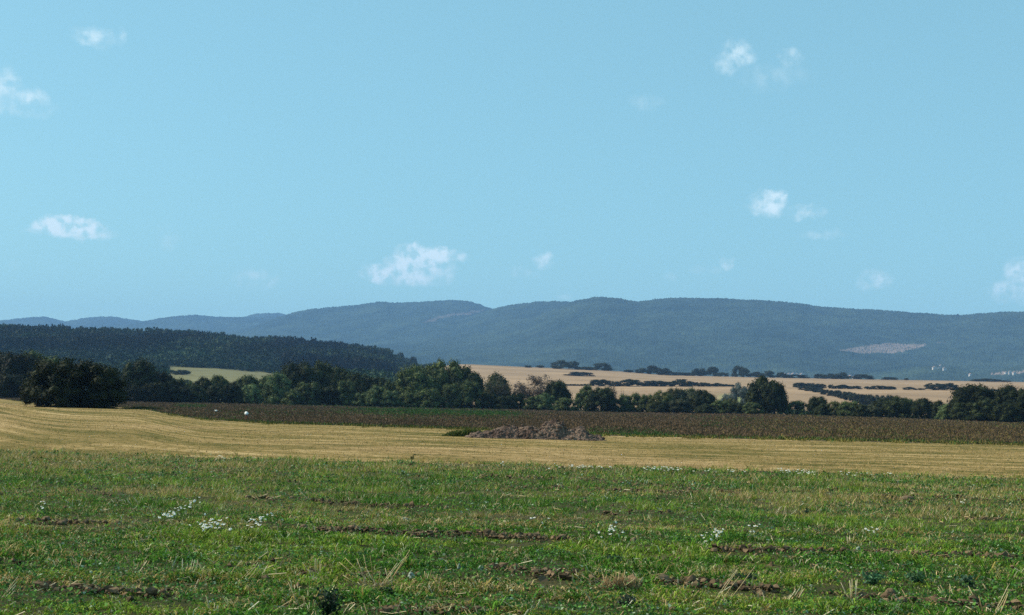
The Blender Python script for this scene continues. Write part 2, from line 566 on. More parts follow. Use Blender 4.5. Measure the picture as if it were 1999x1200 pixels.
hill('hill', [(-500, 640), (-200, 632), (0, 625), (70, 618), (90, 618), (125, 627), (170, 620), (215, 617), (250, 622), (300, 630), (600, 660)],
     12000, 7500, (-500, 640), 70, 2.5, 'pale blue wooded hills low on the skyline, most distant of the range', seed=3)
hill('hill', [(100, 660), (240, 635), (285, 626), (320, 619), (375, 614), (420, 618), (470, 619), (560, 617), (620, 622), (800, 640)],
     10800, 6500, (60, 900), 80, 2.5, 'blue wooded hill with a rounded top between the two most distant ridges', seed=5)
hill('hill', [(380, 640), (470, 620), (500, 612), (540, 610.5), (560, 614), (640, 620), (800, 640)],
     12200, 8000, (360, 840), 50, 2.5, 'small pale hill crest peeping out in the saddle', seed=6)
hill('hill', [(250, 690), (450, 650), (520, 628), (560, 613), (600, 604), (650, 599), (700, 594.5), (735, 589.5), (752, 588.5), (770, 591), (800, 590), (830, 588), (885, 585), (915, 587.5), (945, 597), (970, 606), (1050, 625), (1300, 660)],
     9000, 5200, (240, 1320), 130, 1.6, 'long blue wooded hill with a pale clearing below its broad top', seed=12, spur=0.14,
     clear=[([826, 850, 880, 905, 932, 946], [628, 620, 613, 610, 606, 604], [629.5, 625, 618, 615, 612, 605])])
hill('hill', [(300, 700), (560, 676), (640, 668), (720, 657), (800, 647), (870, 632), (920, 617), (962, 602.5), (1000, 594.5), (1050, 588.5), (1090, 588), (1130, 590), (1250, 605), (1500, 640)],
     8000, 4600, (300, 1520), 150, 1.4, 'wooded mountain shoulder rising behind the foremost long mountain', seed=25, spur=0.11)
hill('hill', [(300, 706), (500, 690), (800, 668), (950, 645), (1030, 625), (1075, 605), (1120, 587.5), (1150, 582), (1172, 578.5), (1200, 581.5), (1245, 588.5), (1310, 581), (1400, 582), (1480, 586), (1560, 591), (1590, 597), (1620, 600), (1690, 603), (1800, 611), (1850, 615), (1866, 614), (1885, 614.5), (1930, 610), (1999, 608), (2200, 600), (2600, 625)],
     7000, 3700, (300, 2600), 230, 1.0, 'long dark green wooded mountain filling the horizon above the tan fields', seed=31, spur=0.11,
     clear=[([1636, 1660, 1700, 1740, 1775, 1808], [684, 679, 674, 669.5, 672, 672], [684.5, 687.5, 690.5, 689, 685, 674]),
            ([1828, 1846], [667.5, 668], [670, 669])])
hill('hill', [(1450, 760), (1640, 738), (1720, 727), (1800, 715), (1850, 716), (1900, 727), (1950, 722), (1999, 712), (2200, 690), (2600, 690)],
     4700, 3000, (1450, 2600), 70, 2.0, 'low wooded foothill dotted with white houses', seed=41, spur=0.05,
     clear=[([1935, 1960, 1999, 2020], [731, 727.5, 723.5, 722], [732, 730.5, 727.5, 726])])


# ------------------------------------------------------------------ forest on the near hill (a mass)
def leaf_quads(P, N, size, rg, aspect=0.7):
    """small leaf-clump quads at P facing N"""
    n = len(P)
    r = rg.normal(size=(n, 3)); t = np.cross(N, r); t /= np.linalg.norm(t, axis=1, keepdims=True) + 1e-9
    b = np.cross(N, t); s = (size * (0.6 + 0.8 * rg.random(n)))[:, None]
    k = aspect * (0.6 + 0.8 * rg.random(n))[:, None]
    V = np.stack([P - t * s, P - b * s * k, P + t * s, P + b * s * k], 1)
    V += rg.normal(size=V.shape) * (s * 0.18)[:, None]
    return V.reshape(-1, 3)


def crown_points(seed, kind, nl, per):
    rg = np.random.default_rng(seed)
    P = []; N = []; cores = []
    zc, hz = {'dome': (0.42, 0.40), 'bush': (0.34, 0.48), 'tall': (0.46, 0.42), 'flat': (0.30, 0.45)}[kind]
    for i in range(nl):
        # lobes spread evenly over a dome, a third of them deeper inside
        ph = i * 2.39996 + rg.uniform(-0.35, 0.35); zz = 1 - 1.42 * (i + 0.5) / nl + rg.uniform(-0.07, 0.07); zz = min(zz, 0.98)
        q0 = math.sqrt(1 - zz * zz); d = np.array([q0 * math.cos(ph), q0 * math.sin(ph), zz])
        k = rg.uniform(0.70, 0.90) if i % 4 else rg.uniform(0.3, 0.6)
        c = np.array([d[0] * 0.40 * k / 0.8, d[1] * 0.40 * k / 0.8, zc + d[2] * hz * k / 0.8])
        if kind in ('bush', 'flat') and d[2] < 0.25:
            c[2] = rg.uniform(0.07, 0.36)
        r = rg.uniform(0.11, 0.19) * (1.0 if kind != 'tall' else 0.9)
        n = int(per * (r / 0.155) ** 2)
        q = rg.normal(size=(n, 3)); q /= np.linalg.norm(q, axis=1, keepdims=True)
        rad = r * (rg.uniform(0.62, 1.12, n) + 0.30 * rg.random(n) ** 6)[:, None]
        P.append(c + q * rad * [1, 1, 0.9]); N.append(q)
        cores.append((c, r * 0.72))
    P = np.concatenate(P); N = np.concatenate(N)
    return P, N, cores, rg


def crown_mesh(name, seed, kind, nl=34, per=200, size=0.021, material=None, core=True):
    P, N, cores, rg = crown_points(seed, kind, nl, per)
    N = N + rg.normal(size=N.shape) * 0.55; N[:, 2] += 0.15
    N /= np.linalg.norm(N, axis=1, keepdims=True)
    V = leaf_quads(P, N, size, rg)
    Q = np.arange(len(V)).reshape(-1, 4)
    T_ = np.zeros((0, 3), int)
    if core:
        VV = [V]; TT = []; n = len(V)
        for c, r in cores:
            vv = ICO1[0] * (r * (0.8 + 0.35 * rg.random((len(ICO1[0]), 1)))) + c
            VV.append(vv); TT.append(ICO1[1] + n); n += len(vv)
        V = np.concatenate(VV); T_ = np.concatenate(TT)
    lo = np.percentile(V, 0.3, axis=0); hi = np.percentile(V, 99.7, axis=0)
    zlo = {'dome': 0.10, 'bush': 0.0, 'tall': 0.07, 'flat': 0.0}[kind]
    V = V.copy()
    for ax in (0, 1): V[:, ax] = (V[:, ax] - lo[ax]) / (hi[ax] - lo[ax]) - 0.5
    V[:, 2] = zlo + (V[:, 2] - lo[2]) / (hi[2] - lo[2]) * (1 - zlo)
    return make_mesh(name, V, [Q, T_], [material])


def trunk_mesh(name, seed, h=0.5, r=0.035):
    rg = np.random.default_rng(seed); mb = MB()
    p = [np.array([0, 0, -0.01])]
    for k in range(4): p.append(p[-1] + [rg.normal() * 0.012, rg.normal() * 0.012, h / 4])
    tube(mb, p, [r * 1.35, r, r * 0.85, r * 0.7, r * 0.5], 7)
    for k in range(5):
        b = p[2 + k % 3]; an = rg.uniform(0, 6.28); L = rg.uniform(0.18, 0.3)
        d = np.array([math.cos(an) * 0.8, math.sin(an) * 0.8, 0.75])
        tube(mb, [b, b + d * L * 0.5, b + d * L + [0, 0, 0.05]], [r * 0.5, r * 0.35, r * 0.12], 5)
    return mb.mesh(name, [M['bark']], True)


CROWN = {'dome': [crown_mesh('dome_crown', 100 + i, 'dome', 44, 240, 0.016, M['mid']) for i in range(5)],
         'tall': [crown_mesh('tall_crown', 200 + i, 'tall', 44, 230, 0.017, M['mid']) for i in range(3)],
         'bush': [crown_mesh('bush_crown', 300 + i, 'bush', 34, 220, 0.018, M['mid']) for i in range(6)],
         'flat': [crown_mesh('low_crown', 400 + i, 'flat', 22, 130, 0.030, M['far']) for i in range(5)]}
TRUNK = [trunk_mesh('trunk', 500 + i) for i in range(3)]


def withered_mesh(seed):
    """bare branching crown (twigs in one mesh)"""
    rg = np.random.default_rng(seed); mb = MB(); tips = []

    def br(p, d, L, r, lv):
        n = 3; pts = [p]
        for k in range(n):
            d = d + rg.normal(size=3) * 0.13; d[2] += 0.05; d /= np.linalg.norm(d)
            pts.append(pts[-1] + d * L / n)
        tube(mb, pts, np.linspace(r, r * 0.55, n + 1), 4 if lv > 1 else 6, cap=False)
        if lv == 4: tips.append(pts[-1]); return
        for k in range(3 if lv < 3 else 4):
            q = pts[rg.integers(1, 4)]
            e = d + rg.normal(size=3) * 0.65; e /= np.linalg.norm(e)
            br(q, e, L * rg.uniform(0.6, 0.8), max(r * 0.55, 0.0022), lv + 1)
    for k in range(4):
        a = k * 1.57 + rg.random()
        br(np.array([0, 0, 0.0]), np.array([0.35 * math.cos(a), 0.35 * math.sin(a), 1.0]), 0.34, 0.02, 0)
    return mb, np.array(tips), rg


def withered_tree_meshes(seed, leafmat, nleaf):
    mb, tips, rg = withered_mesh(seed)
    V = np.concatenate(mb.V); lo = np.percentile(V, 0.5, 0); hi = np.percentile(V, 99.5, 0)
    def nz(X):
        X = X.copy(); X[:, 0] = (X[:, 0] - lo[0]) / (hi[0] - lo[0]) - 0.5; X[:, 1] = (X[:, 1] - lo[1]) / (hi[1] - lo[1]) - 0.5
        X[:, 2] = X[:, 2] / hi[2]; return X
    mb.V = [nz(x) for x in mb.V]
    branches = mb.mesh('branches', [M['twig']], True)
    tips = nz(tips)
    P = tips[rg.integers(0, len(tips), nleaf)] + rg.normal(size=(nleaf, 3)) * 0.03
    N = rg.normal(size=(nleaf, 3)); N /= np.linalg.norm(N, axis=1, keepdims=True)
    V = leaf_quads(P, N, 0.014, rg)
    leaves = make_mesh('withered_crown', V, [np.arange(len(V)).reshape(-1, 4)], [leafmat])
    return branches, leaves


WITHERED = withered_tree_meshes(71, M['dry'], 7500)
BARE = withered_tree_meshes(75, M['dry'], 60)
GREYISH = withered_tree_meshes(79, M['brown'], 5200)

# --- where things stand
def spot(u, D):
    a, _ = pd1(u, 780)
    z = float(T(a, D)[0]); return a, np.array([D * math.sin(a), D * math.cos(a), z])


_cnt = {}


def setmat(o, mt):
    if o.data.materials and mt is not None:
        o.material_slots[0].link = 'OBJECT'; o.material_slots[0].material = mt


def tree(u, w, vtop, D, kind, mt, name, cat, label, group=None, var=None, depth=None):
    a, loc = spot(u, D)
    _, te = pd1(u, vtop)
    H = CAMH + D * te - loc[2]
    W = w * D / F
    i = _cnt.get(kind, 0); _cnt[kind] = i + 1
    root = link(name, None, None, loc + [0, 0, -0.05])
    root.rotation_euler = (0, 0, random.uniform(0, 6.28)) if kind not in ('withered',) else (0, 0, 0.4)
    root.scale = (W, W, H)
    tag(root, label, cat, group)
    if kind in ('withered', 'bare', 'greyish'):
        b, l = {'withered': WITHERED, 'bare': BARE, 'greyish': GREYISH}[kind]
        link('branches', b, root); link('withered_crown' if kind != 'greyish' else 'crown', l, root)
        return root
    if kind in ('dome', 'tall'):
        link('trunk', TRUNK[i % 3], root)
    else:
        link('stem', TRUNK[i % 3], root).scale = (0.6, 0.6, 0.6)
    c = link('crown', CROWN[kind][(var if var is not None else i) % len(CROWN[kind])], root)
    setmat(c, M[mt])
    return root


def Dh(u):
    a, _ = pd1(u, 780); return float(np.interp(a, AZ, D3))


HG = 'trees and bushes along the edge of the dark crop'
# (u, width px, top v, distance offset from the hedge line or absolute, kind, material, name, category, label)
HEDGE = [
 (-30, 105, 690, 0, 'dome', 'black', 'tree', 'tree', 'dark tree cut off by the picture edge behind the stubble'),
 (25, 95, 689, -6, 'dome', 'black', 'tree', 'tree', 'dark broad tree behind the stubble, first beside the picture edge'),
 (70, 84, 687, 8, 'tall', 'mid', 'tree', 'tree', 'dark tree with a sunlit green top peering over the black thicket'),
 (15, 85, 730, -20, 'bush', 'black', 'bush', 'bush', 'grey-green bush under the dark trees at the picture edge'),
 (112, 118, 699, 182, 'bush', 'black', 'bush', 'bush', 'sunlit flank bush of the black thicket standing out into the stubble'),
 (165, 112, 704, 181, 'bush', 'black', 'bush', 'bush', 'middle bush of the black thicket standing out into the stubble'),
 (205, 78, 716, 180, 'bush', 'black', 'bush', 'bush', 'shaded flank bush of the black thicket standing out into the stubble'),
 (72, 55, 735, 183, 'bush', 'black', 'bush', 'bush', 'low skirt bush at the sunlit foot of the black thicket'),
 (268, 66, 701, 0, 'dome', 'dark', 'tree', 'tree', 'dark tree with a pointed brownish top just behind the black thicket'),
 (315, 55, 726, 0, 'dome', 'black', 'tree', 'tree', 'low dark tree in shade below the start of the pale meadow'),
 (262, 44, 752, -12, 'bush', 'black', 'bush', 'bush', 'black low bush where the dark crop meets the black thicket'),
 (298, 50, 746, -10, 'bush', 'black', 'bush', 'bush', 'black low bush filling the foot of the low dark trees'),
 (330, 46, 744, -9, 'bush', 'black', 'bush', 'bush', 'black bush in deep shade below the meadow tip'),
 (382, 44, 752, -9, 'bush', 'dark', 'bush', 'bush', 'black bush at the foot of the shaded flat topped tree'),
 (420, 46, 752, -9, 'bush', 'dark', 'bush', 'bush', 'dark bush at the foot of the green topped tree'),
 (360, 34, 754, -10, 'bush', 'black', 'bush', 'bush', 'small black bush between the shaded bushes under the meadow tip'),
 (456, 36, 756, -11, 'bush', 'dark', 'bush', 'bush', 'small dark bush at the foot of the narrow dark bush'),
 (986, 44, 772, -8, 'bush', 'dark', 'bush', 'bush', 'dark green bush between the grey-brown tree and the withered tree'),
 (1042, 40, 774, -8, 'bush', 'mid', 'bush', 'bush', 'low green bush right under the pinkish withered tree'),
 (1606, 36, 788, -8, 'bush', 'dark', 'bush', 'bush', 'low dark bush at the foot of the small round dark tree'),
 (345, 42, 738, -4, 'bush', 'dark', 'bush', 'bush', 'dark bush beneath the tip of the pale meadow'),
 (372, 34, 745, 10, 'bush', 'mid', 'bush', 'bush', 'small bluish green bush in the dip below the pale meadow'),
 (397, 40, 736, 0, 'dome', 'dark', 'tree', 'tree', 'dark shaded tree whose flat top cuts into the pale meadow'),
 (428, 40, 733, -2, 'dome', 'mid', 'tree', 'tree', 'green topped tree under the middle of the pale meadow'),
 (452, 36, 745, -10, 'bush', 'dark', 'bush', 'bush', 'narrow dark bush beside the brightest green bush of the hedge'),
 (484, 50, 733, 4, 'dome', 'mid', 'tree', 'tree', 'domed green tree below the far end of the pale meadow'),
 (487, 44, 750, -10, 'bush', 'light', 'bush', 'bush', 'brightest green bush in front of the hedge below the meadow'),
 (520, 42, 732, 2, 'bush', 'mid', 'bush', 'bush', 'round green bush before the meadow corner'),
 (542, 58, 727, -6, 'bush', 'light', 'bush', 'bush', 'tall pale green bush leaning on the big dark oak-like tree'),
 (580, 74, 707, 10, 'dome', 'dark', 'tree', 'tree', 'dark domed tree, sunny end of the tall dark clump below the wood'),
 (622, 72, 706, 14, 'dome', 'dark', 'tree', 'tree', 'tallest dark tree in the middle of the clump below the wood'),
 (662, 60, 717, 12, 'dome', 'dark', 'tree', 'tree', 'dark tree at the sloping end of the clump below the wood'),
 (600, 56, 745, -12, 'bush', 'mid', 'bush', 'bush', 'round green bush in front of the tall dark clump'),
 (570, 40, 760, -14, 'bush', 'mid', 'bush', 'bush', 'low bush at the sunny foot of the tall dark clump'),
 (645, 44, 752, -10, 'bush', 'dark', 'bush', 'bush', 'dark low bush in the shaded middle of the tall clump'),
 (676, 40, 742, -10, 'bush', 'mid', 'bush', 'bush', 'greyish green bush at the end of the tall dark clump'),
 (705, 56, 729, 8, 'dome', 'dark', 'tree', 'tree', 'low dark tree between the tall clump and the gap'),
 (738, 46, 736, 8, 'dome', 'dark', 'tree', 'tree', 'dark tree filling the gap before the biggest tree'),
 (706, 40, 766, -12, 'bush', 'light', 'bush', 'bush', 'low pale bush at the crop edge in the gap'),
 (733, 44, 752, -14, 'bush', 'light', 'bush', 'bush', 'pale rounded bush beside the twin pale bush in the gap'),
 (762, 40, 762, -15, 'bush', 'light', 'bush', 'bush', 'small pale ball-like bush at the foot of the biggest tree'),
 (760, 30, 743, 0, 'bush', 'mid', 'bush', 'bush', 'dull green bush rising over the small pale ball-like bush'),
 (818, 90, 714, 2, 'dome', 'mid', 'tree', 'tree', 'sunlit green crown on the sloping side of the biggest tree clump'),
 (866, 92, 703, 4, 'dome', 'mid', 'tree', 'tree', 'highest tree of the hedge, dark green with a domed top'),
 (906, 72, 716, 3, 'dome', 'dark', 'tree', 'tree', 'dark crown on the shaded side of the biggest tree clump'),
 (800, 46, 765, -12, 'bush', 'mid', 'bush', 'bush', 'low bush under the sunlit side of the biggest tree clump'),
 (838, 52, 758, -12, 'bush', 'mid', 'bush', 'bush', 'wide green bush under the middle of the biggest tree clump'),
 (880, 48, 748, -8, 'bush', 'mid', 'bush', 'bush', 'sunlit green bush low on the shaded side of the biggest tree clump'),
 (912, 56, 742, -8, 'bush', 'mid', 'bush', 'bush', 'rounded dark green bush between the biggest tree and the grey tree'),
 (960, 66, 734, -2, 'greyish', 'brown', 'tree', 'tree', 'grey-brown half bare tree beside the biggest tree'),
 (972, 50, 731, 12, 'dome', 'dark', 'tree', 'tree', 'dark green treetop rising behind the grey-brown half bare tree'),
 (955, 40, 765, -6, 'bush', 'dark', 'bush', 'bush', 'dark bush in front of the grey-brown half bare tree'),
 (1035, 84, 737, 0, 'withered', 'dry', 'withered_tree', 'tree', 'pinkish grey withered tree with bare twigs over green bushes'),
 (1010, 34, 764, -4, 'bush', 'mid', 'bush', 'bush', 'green bush at the sunny foot of the pinkish withered tree'),
 (1088, 52, 743, 0, 'dome', 'dark', 'tree', 'tree', 'dark pointed tree next to the pinkish withered tree'),
 (1066, 42, 767, -10, 'bush', 'light', 'bush', 'bush', 'sunlit green bush in front of the dark pointed tree'),
 (1104, 44, 776, -14, 'bush', 'mid', 'bush', 'bush', 'low wide bush between the dark pointed tree and the twin-topped tree'),
 (1146, 46, 752, -4, 'tall', 'mid', 'tree', 'tree', 'sunny half of the twin-topped dark green tree'),
 (1174, 56, 756, -6, 'dome', 'dark', 'tree', 'tree', 'shaded half of the twin-topped dark green tree'),
 (1200, 34, 748, 6, 'bare', 'dry', 'bare_tree', 'tree', 'thin bare sapling with spreading twigs against the tan field'),
 (1218, 38, 770, -4, 'bush', 'mid', 'bush', 'bush', 'green bush right after the twin-topped tree'),
 (1240, 34, 767, 2, 'bush', 'mid', 'bush', 'bush', 'plain green bush third after the twin-topped tree'),
 (1262, 34, 770, 0, 'bush', 'mid', 'bush', 'bush', 'bluish green bush before the yellow-green bush'),
 (1290, 50, 763, -6, 'bush', 'olive', 'bush', 'bush', 'yellow-green bush on the sunny side of the broad brownish tree'),
 (1318, 48, 758, 2, 'dome', 'brown', 'tree', 'tree', 'broad brownish green tree below the long field hedgerow'),
 (1345, 56, 758, 4, 'dome', 'brown', 'tree', 'tree', 'brown tinged dome between the brownish tree and the black-green tree'),
 (1326, 44, 778, -10, 'bush', 'brown', 'bush', 'bush', 'dull brownish bush at the foot of the broad brownish tree'),
 (1286, 40, 782, -10, 'bush', 'dark', 'bush', 'bush', 'low dark bush below the yellow-green bush'),
 (1373, 46, 761, 0, 'dome', 'dark', 'tree', 'tree', 'black-green tree closing the row of brownish trees'),
 (1408, 46, 781, -8, 'bush', 'mid', 'bush', 'bush', 'low green bush in the gap before the rounded tall tree'),
 (1378, 40, 788, -12, 'bush', 'dark', 'bush', 'bush', 'low black-green bush below the black-green tree'),
 (1436, 44, 786, -8, 'bush', 'dark', 'bush', 'bush', 'low dark bush at the sunny foot of the rounded tall tree'),
 (1425, 40, 778, 4, 'bush', 'olive', 'bush', 'bush', 'yellowish bush lit in the gap before the rounded tall tree'),
 (1442, 44, 748, 190, 'bush', 'grey', 'bush', 'bush', 'silvery grey willow bush in the tan field behind the gap'),
 (1418, 26, 769, 170, 'flat', 'grey', 'bush', 'bush', 'low silvery bush trailing from the willow bush'),
 (1488, 70, 735, -2, 'tall', 'dark', 'tree', 'tree', 'rounded tall dark tree standing alone before the tan field'),
 (1512, 52, 746, -4, 'dome', 'dark', 'tree', 'tree', 'shaded shoulder crown joined to the rounded tall dark tree'),
 (1470, 40, 785, -12, 'bush', 'mid', 'bush', 'bush', 'bluish green bush below the rounded tall dark tree'),
 (1556, 42, 782, 0, 'bush', 'mid', 'bush', 'bush', 'low wide bush just past the rounded tall tree'),
 (1596, 38, 774, 0, 'dome', 'dark', 'tree', 'tree', 'small round dark tree under the diagonal hedge'),
 (1628, 38, 783, 0, 'bush', 'olive', 'bush', 'bush', 'olive green bush beside the small round dark tree'),
 (1658, 48, 783, -6, 'bush', 'mid', 'bush', 'bush', 'domed green bush below the end of the diagonal hedge'),
 (1700, 36, 790, -6, 'bush', 'brown', 'bush', 'bush', 'brownish low bush before the double dark trees'),
 (1722, 44, 778, 14, 'dome', 'dark', 'tree', 'tree', 'first of the double dark trees after the diagonal hedge'),
 (1752, 56, 774, 0, 'dome', 'dark', 'tree', 'tree', 'second of the double dark trees after the diagonal hedge'),
 (1774, 46, 777, 50, 'bush', 'mid', 'bush', 'bush', 'bluish bush seen over the double dark trees'),
 (1806, 44, 778, 0, 'dome', 'dark', 'tree', 'tree', 'tree with a pale green side near the big black-green tree'),
 (1888, 60, 785, -10, 'bush', 'dark', 'bush', 'bush', 'black bush right under the big black-green tree'),
 (1683, 40, 789, -8, 'bush', 'dark', 'bush', 'bush', 'small dark bush between the domed green bush and the brownish low bush'),
 (1834, 36, 782, 0, 'bush', 'dark', 'bush', 'bush', 'dark bush touching the big black-green tree'),
 (1848, 40, 788, -8, 'bush', 'light', 'bush', 'bush', 'pale leafy bush at the sunny foot of the big black-green tree'),
 (1900, 90, 751, -4, 'dome', 'black', 'tree', 'tree', 'big black-green tree with a stepped top near the picture edge'),
 (1930, 60, 778, -8, 'bush', 'dark', 'bush', 'bush', 'dark undergrown bush on the shaded side of the big black-green tree'),
 (1975, 58, 752, -2, 'dome', 'dark', 'tree', 'tree', 'loose dark tree with sky gaps, last whole tree by the picture edge'),
 (2012, 60, 760, -2, 'dome', 'dark', 'tree', 'tree', 'dark tree cut by the picture edge past the loose dark tree'),
 (1968, 50, 785, -10, 'bush', 'dark', 'bush', 'bush', 'low black bush below the loose dark tree'),
]
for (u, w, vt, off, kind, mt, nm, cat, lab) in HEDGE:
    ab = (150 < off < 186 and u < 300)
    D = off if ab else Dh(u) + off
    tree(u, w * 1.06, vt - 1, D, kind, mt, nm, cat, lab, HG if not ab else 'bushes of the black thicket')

# ------------------------------------------------------------------ far hedges, single meshes (a few pixels each)
def far_bush(u, w, vtop, D, label, group, mt='far', kind='flat', name='bush', cat='bush'):
    a, loc = spot(u, D); _, te = pd1(u, vtop)
    H = max(CAMH + D * te - loc[2], 1.2); W = w * D / F
    i = _cnt.get('fb', 0); _cnt['fb'] = i + 1
    me = CROWN[kind][i % len(CROWN[kind])]; W *= 1.22; H = H * 1.08
    o = link(name, me, None, loc + [0, 0, -0.1]); o.scale = (W, W, H); o.rotation_euler = (0, 0, random.uniform(0, 6.28))
    setmat(o, M[mt]); tag(o, label, cat, group); return o


def Dtop(u):
    a, _ = pd1(u, 740); return float(np.interp(a, AZ, D7))


G1 = 'trees along the top edge of the tan fields'
TOP = [(1030, 10, 713, 'tiny bush at the start of the tan field skyline'), (1053, 12, 713, 'small low bush on the tan field skyline before the tall pair'),
       (1097, 34, 704, 'broad tree of the first pair on the tan field skyline'), (1120, 18, 705.5, 'narrow tree of the first pair on the tan field skyline'),
       (1142, 26, 716, 'low bush linking the first pair to the lone dome on the skyline'), (1174, 30, 708.5, 'lone domed tree on the tan field skyline'),
       (1225, 14, 721.5, 'tiny bush between the lone dome and the long skyline row'), (1254, 22, 719, 'low start of the long skyline row of trees'),
       (1272, 18, 713.5, 'pointed tree highest at the start of the long skyline row'), (1292, 26, 719, 'broad tree following the pointed tree in the skyline row'),
       (1315, 24, 726, 'low bush sloping down in the long skyline row'), (1338, 24, 727, 'low dark bush in the middle of the long skyline row'),
       (1365, 26, 720, 'square topped tree in the long skyline row'), (1391, 18, 716.5, 'tall tree closing the long skyline row'),
       (1410, 18, 727, 'trailing bush after the long skyline row'), (1440, 18, 715, 'taller tree of the pair standing above the silvery willow'),
       (1454, 14, 719, 'shorter tree of the pair standing above the silvery willow'), (1475, 26, 726, 'low bush behind the rounded tall tree on the skyline'),
       (1502, 18, 724, 'small tree on the skyline over the rounded tall tree'), (1525, 18, 727, 'small bush before the pale village strip on the skyline'),
       (1553, 38, 731, 'low wide bush under the pale village strip'), (1600, 16, 730, 'small bush on the skyline after the pale village strip'),
       (1632, 42, 729.5, 'first wide thicket on the far skyline below the felled clearing'), (1645, 12, 727, 'tree poking out of the first wide thicket on the far skyline'),
       (1684, 34, 731, 'second wide thicket on the far skyline below the felled clearing'), (1737, 24, 736, 'small dark thicket alone on the skyline'),
       (1769, 7, 738, 'dark dot-like bush alone on the skyline'), (1925, 44, 739, 'long low thicket on the skyline under the house group'),
       (1955, 30, 742, 'thin tail of the long low thicket under the house group')]
for (u, w, vt, lab) in TOP:
    tl = 'tree' if ('tree' in lab.split(' of ')[0] or 'tree' in lab[:30]) else 'bush'
    far_bush(u, w * 1.15, vt, Dtop(u) - 25 + random.uniform(-10, 10), lab, G1, 'far', 'flat', tl, tl)

G2 = 'bushes of the hedgerows across the tan fields'
def row(u0, u1, v0, v1, D0, D1, n, wpx, lab, hpx=0):
    for k in range(n):
        t = (k + 0.5) / n; u = u0 + (u1 - u0) * t + random.uniform(-1, 1)
        far_bush(u, wpx * random.uniform(0.8, 1.3), v0 + (v1 - v0) * t + random.uniform(-1.6, 1.2), D0 + (D1 - D0) * t, lab, lab)


# isolated clump
far_bush(1116, 30, 730, 1330, 'low front half of the lone dark thicket in the tan field', 'lone dark thicket')
far_bush(1134, 44, 726, 1330, 'taller half of the lone dark thicket in the tan field', 'lone dark thicket')
for (u, w, vt, lab) in [(1172, 34, 741, 'brownish bush opening the long field hedgerow'), (1198, 26, 744.5, 'low bush second in the long field hedgerow'),
                        (1228, 38, 740.5, 'domed dark bush highest in the first half of the long hedgerow'), (1258, 26, 746, 'low bush in the dip of the long hedgerow'),
                        (1280, 34, 743, 'dark bush in the middle of the long field hedgerow'), (1303, 22, 745, 'small bush before the second dome of the long hedgerow'),
                        (1328, 36, 740.5, 'domed dark bush highest in the second half of the long hedgerow')]:
    far_bush(u, w * 1.1, vt, 1005, lab, G2, 'far')
row(1346, 1432, 746, 750, 1005, 1008, 7, 16, 'low clipped-looking tail of the long field hedgerow before the silvery willow')
row(1100, 1160, 751.5, 749, 1000, 1005, 6, 12, 'thin low start of the long field hedgerow behind the dark pointed tree')
far_bush(1563, 24, 747, 1010, 'dark bush where the two far hedges split', G2)
far_bush(1582, 24, 748, 1010, 'second dark bush near where the two far hedges split', G2)
far_bush(1600, 22, 749, 1010, 'third dark bush near where the two far hedges split', G2)
row(1615, 1680, 751, 753, 1008, 1008, 5, 15, 'reddish low bush in the upper of the two far hedges')
for (u, w, vt, lab) in [(1697, 16, 754, 'small bush past the upper far hedge'), (1717, 20, 752.5, 'rounder bush past the upper far hedge'), (1738, 18, 754, 'last small bush of the upper far hedge'),
                        (1776, 20, 755, 'small lone bush before the two domed field trees'), (1796, 14, 759, 'tiny bush at the foot of the two domed field trees'),
                        (1824, 28, 748.5, 'first of the two domed trees in the tan field'), (1852, 28, 748, 'second of the two domed trees in the tan field'), (1874, 24, 756, 'low bush leaning on the second domed field tree')]:
    k = 'tree' if 'trees in' in lab else 'bush'
    far_bush(u, w * 1.1, vt, 1005, lab, G2, 'far', 'flat', k, k)
row(1925, 1957, 760.5, 761, 1003, 1003, 3, 14, 'thin low hedge seen between the two big black-green trees')
row(1568, 1690, 752.5, 772, 980, 745, 12, 17, 'dark green bush of the diagonal hedge running down to the tree line')
row(1688, 1740, 771, 775, 720, 640, 4, 24, 'bluish bush where the diagonal hedge reaches the tree line')
row(1480, 1545, 781, 783, 560, 560, 2, 24, 'pale bush low behind the rounded tall tree')
# by the pale meadow
G3 = 'bushes round the pale meadow'
for (u, w, vt, D, lab, mt) in [(352, 30, 722, 1120, 'dark round bush on the rim of the pale meadow', 'far'), (330, 34, 722, 1150, 'bluish bush at the tip of the pale meadow', 'mid'),
                               (300, 40, 716, 1150, 'bluish bush below the wood before the meadow tip', 'mid'), (318, 40, 735, 900, 'low bluish bush under the meadow tip', 'mid'),
                               (355, 36, 741, 860, 'low green bush on the near rim of the pale meadow', 'mid'), (270, 40, 712, 1150, 'bluish bush at the wood edge over the black thicket', 'mid')]:
    far_bush(u, w, vt, D, lab, G3, mt)
far_bush(780, 11, 689, 1960, 'lone treetop standing up on the sloping wood crest', 'lone trees on the wood crest', 'far', 'flat', 'tree', 'tree')
far_bush(805, 14, 697, 1900, 'second lone treetop lower down the wood crest', 'lone trees on the wood crest', 'far', 'flat', 'tree', 'tree')
# trees on the mountain crest
def far_tree_on_hill(u, vt, w, D, lab):
    a, te = pd1(u, vt + 9); _, t2 = pd1(u, vt)
    z0 = CAMH + D * te
    o = link('tree', CROWN['flat'][2], None, (D * math.sin(a), D * math.cos(a), z0)); o.scale = (w * D / F, w * D / F, D * (t2 - te)); setmat(o, M['far'])
    tag(o, lab, 'tree')
far_tree_on_hill(1870, 612.5, 7, 6950, 'lone tree bump in the notch of the mountain skyline')

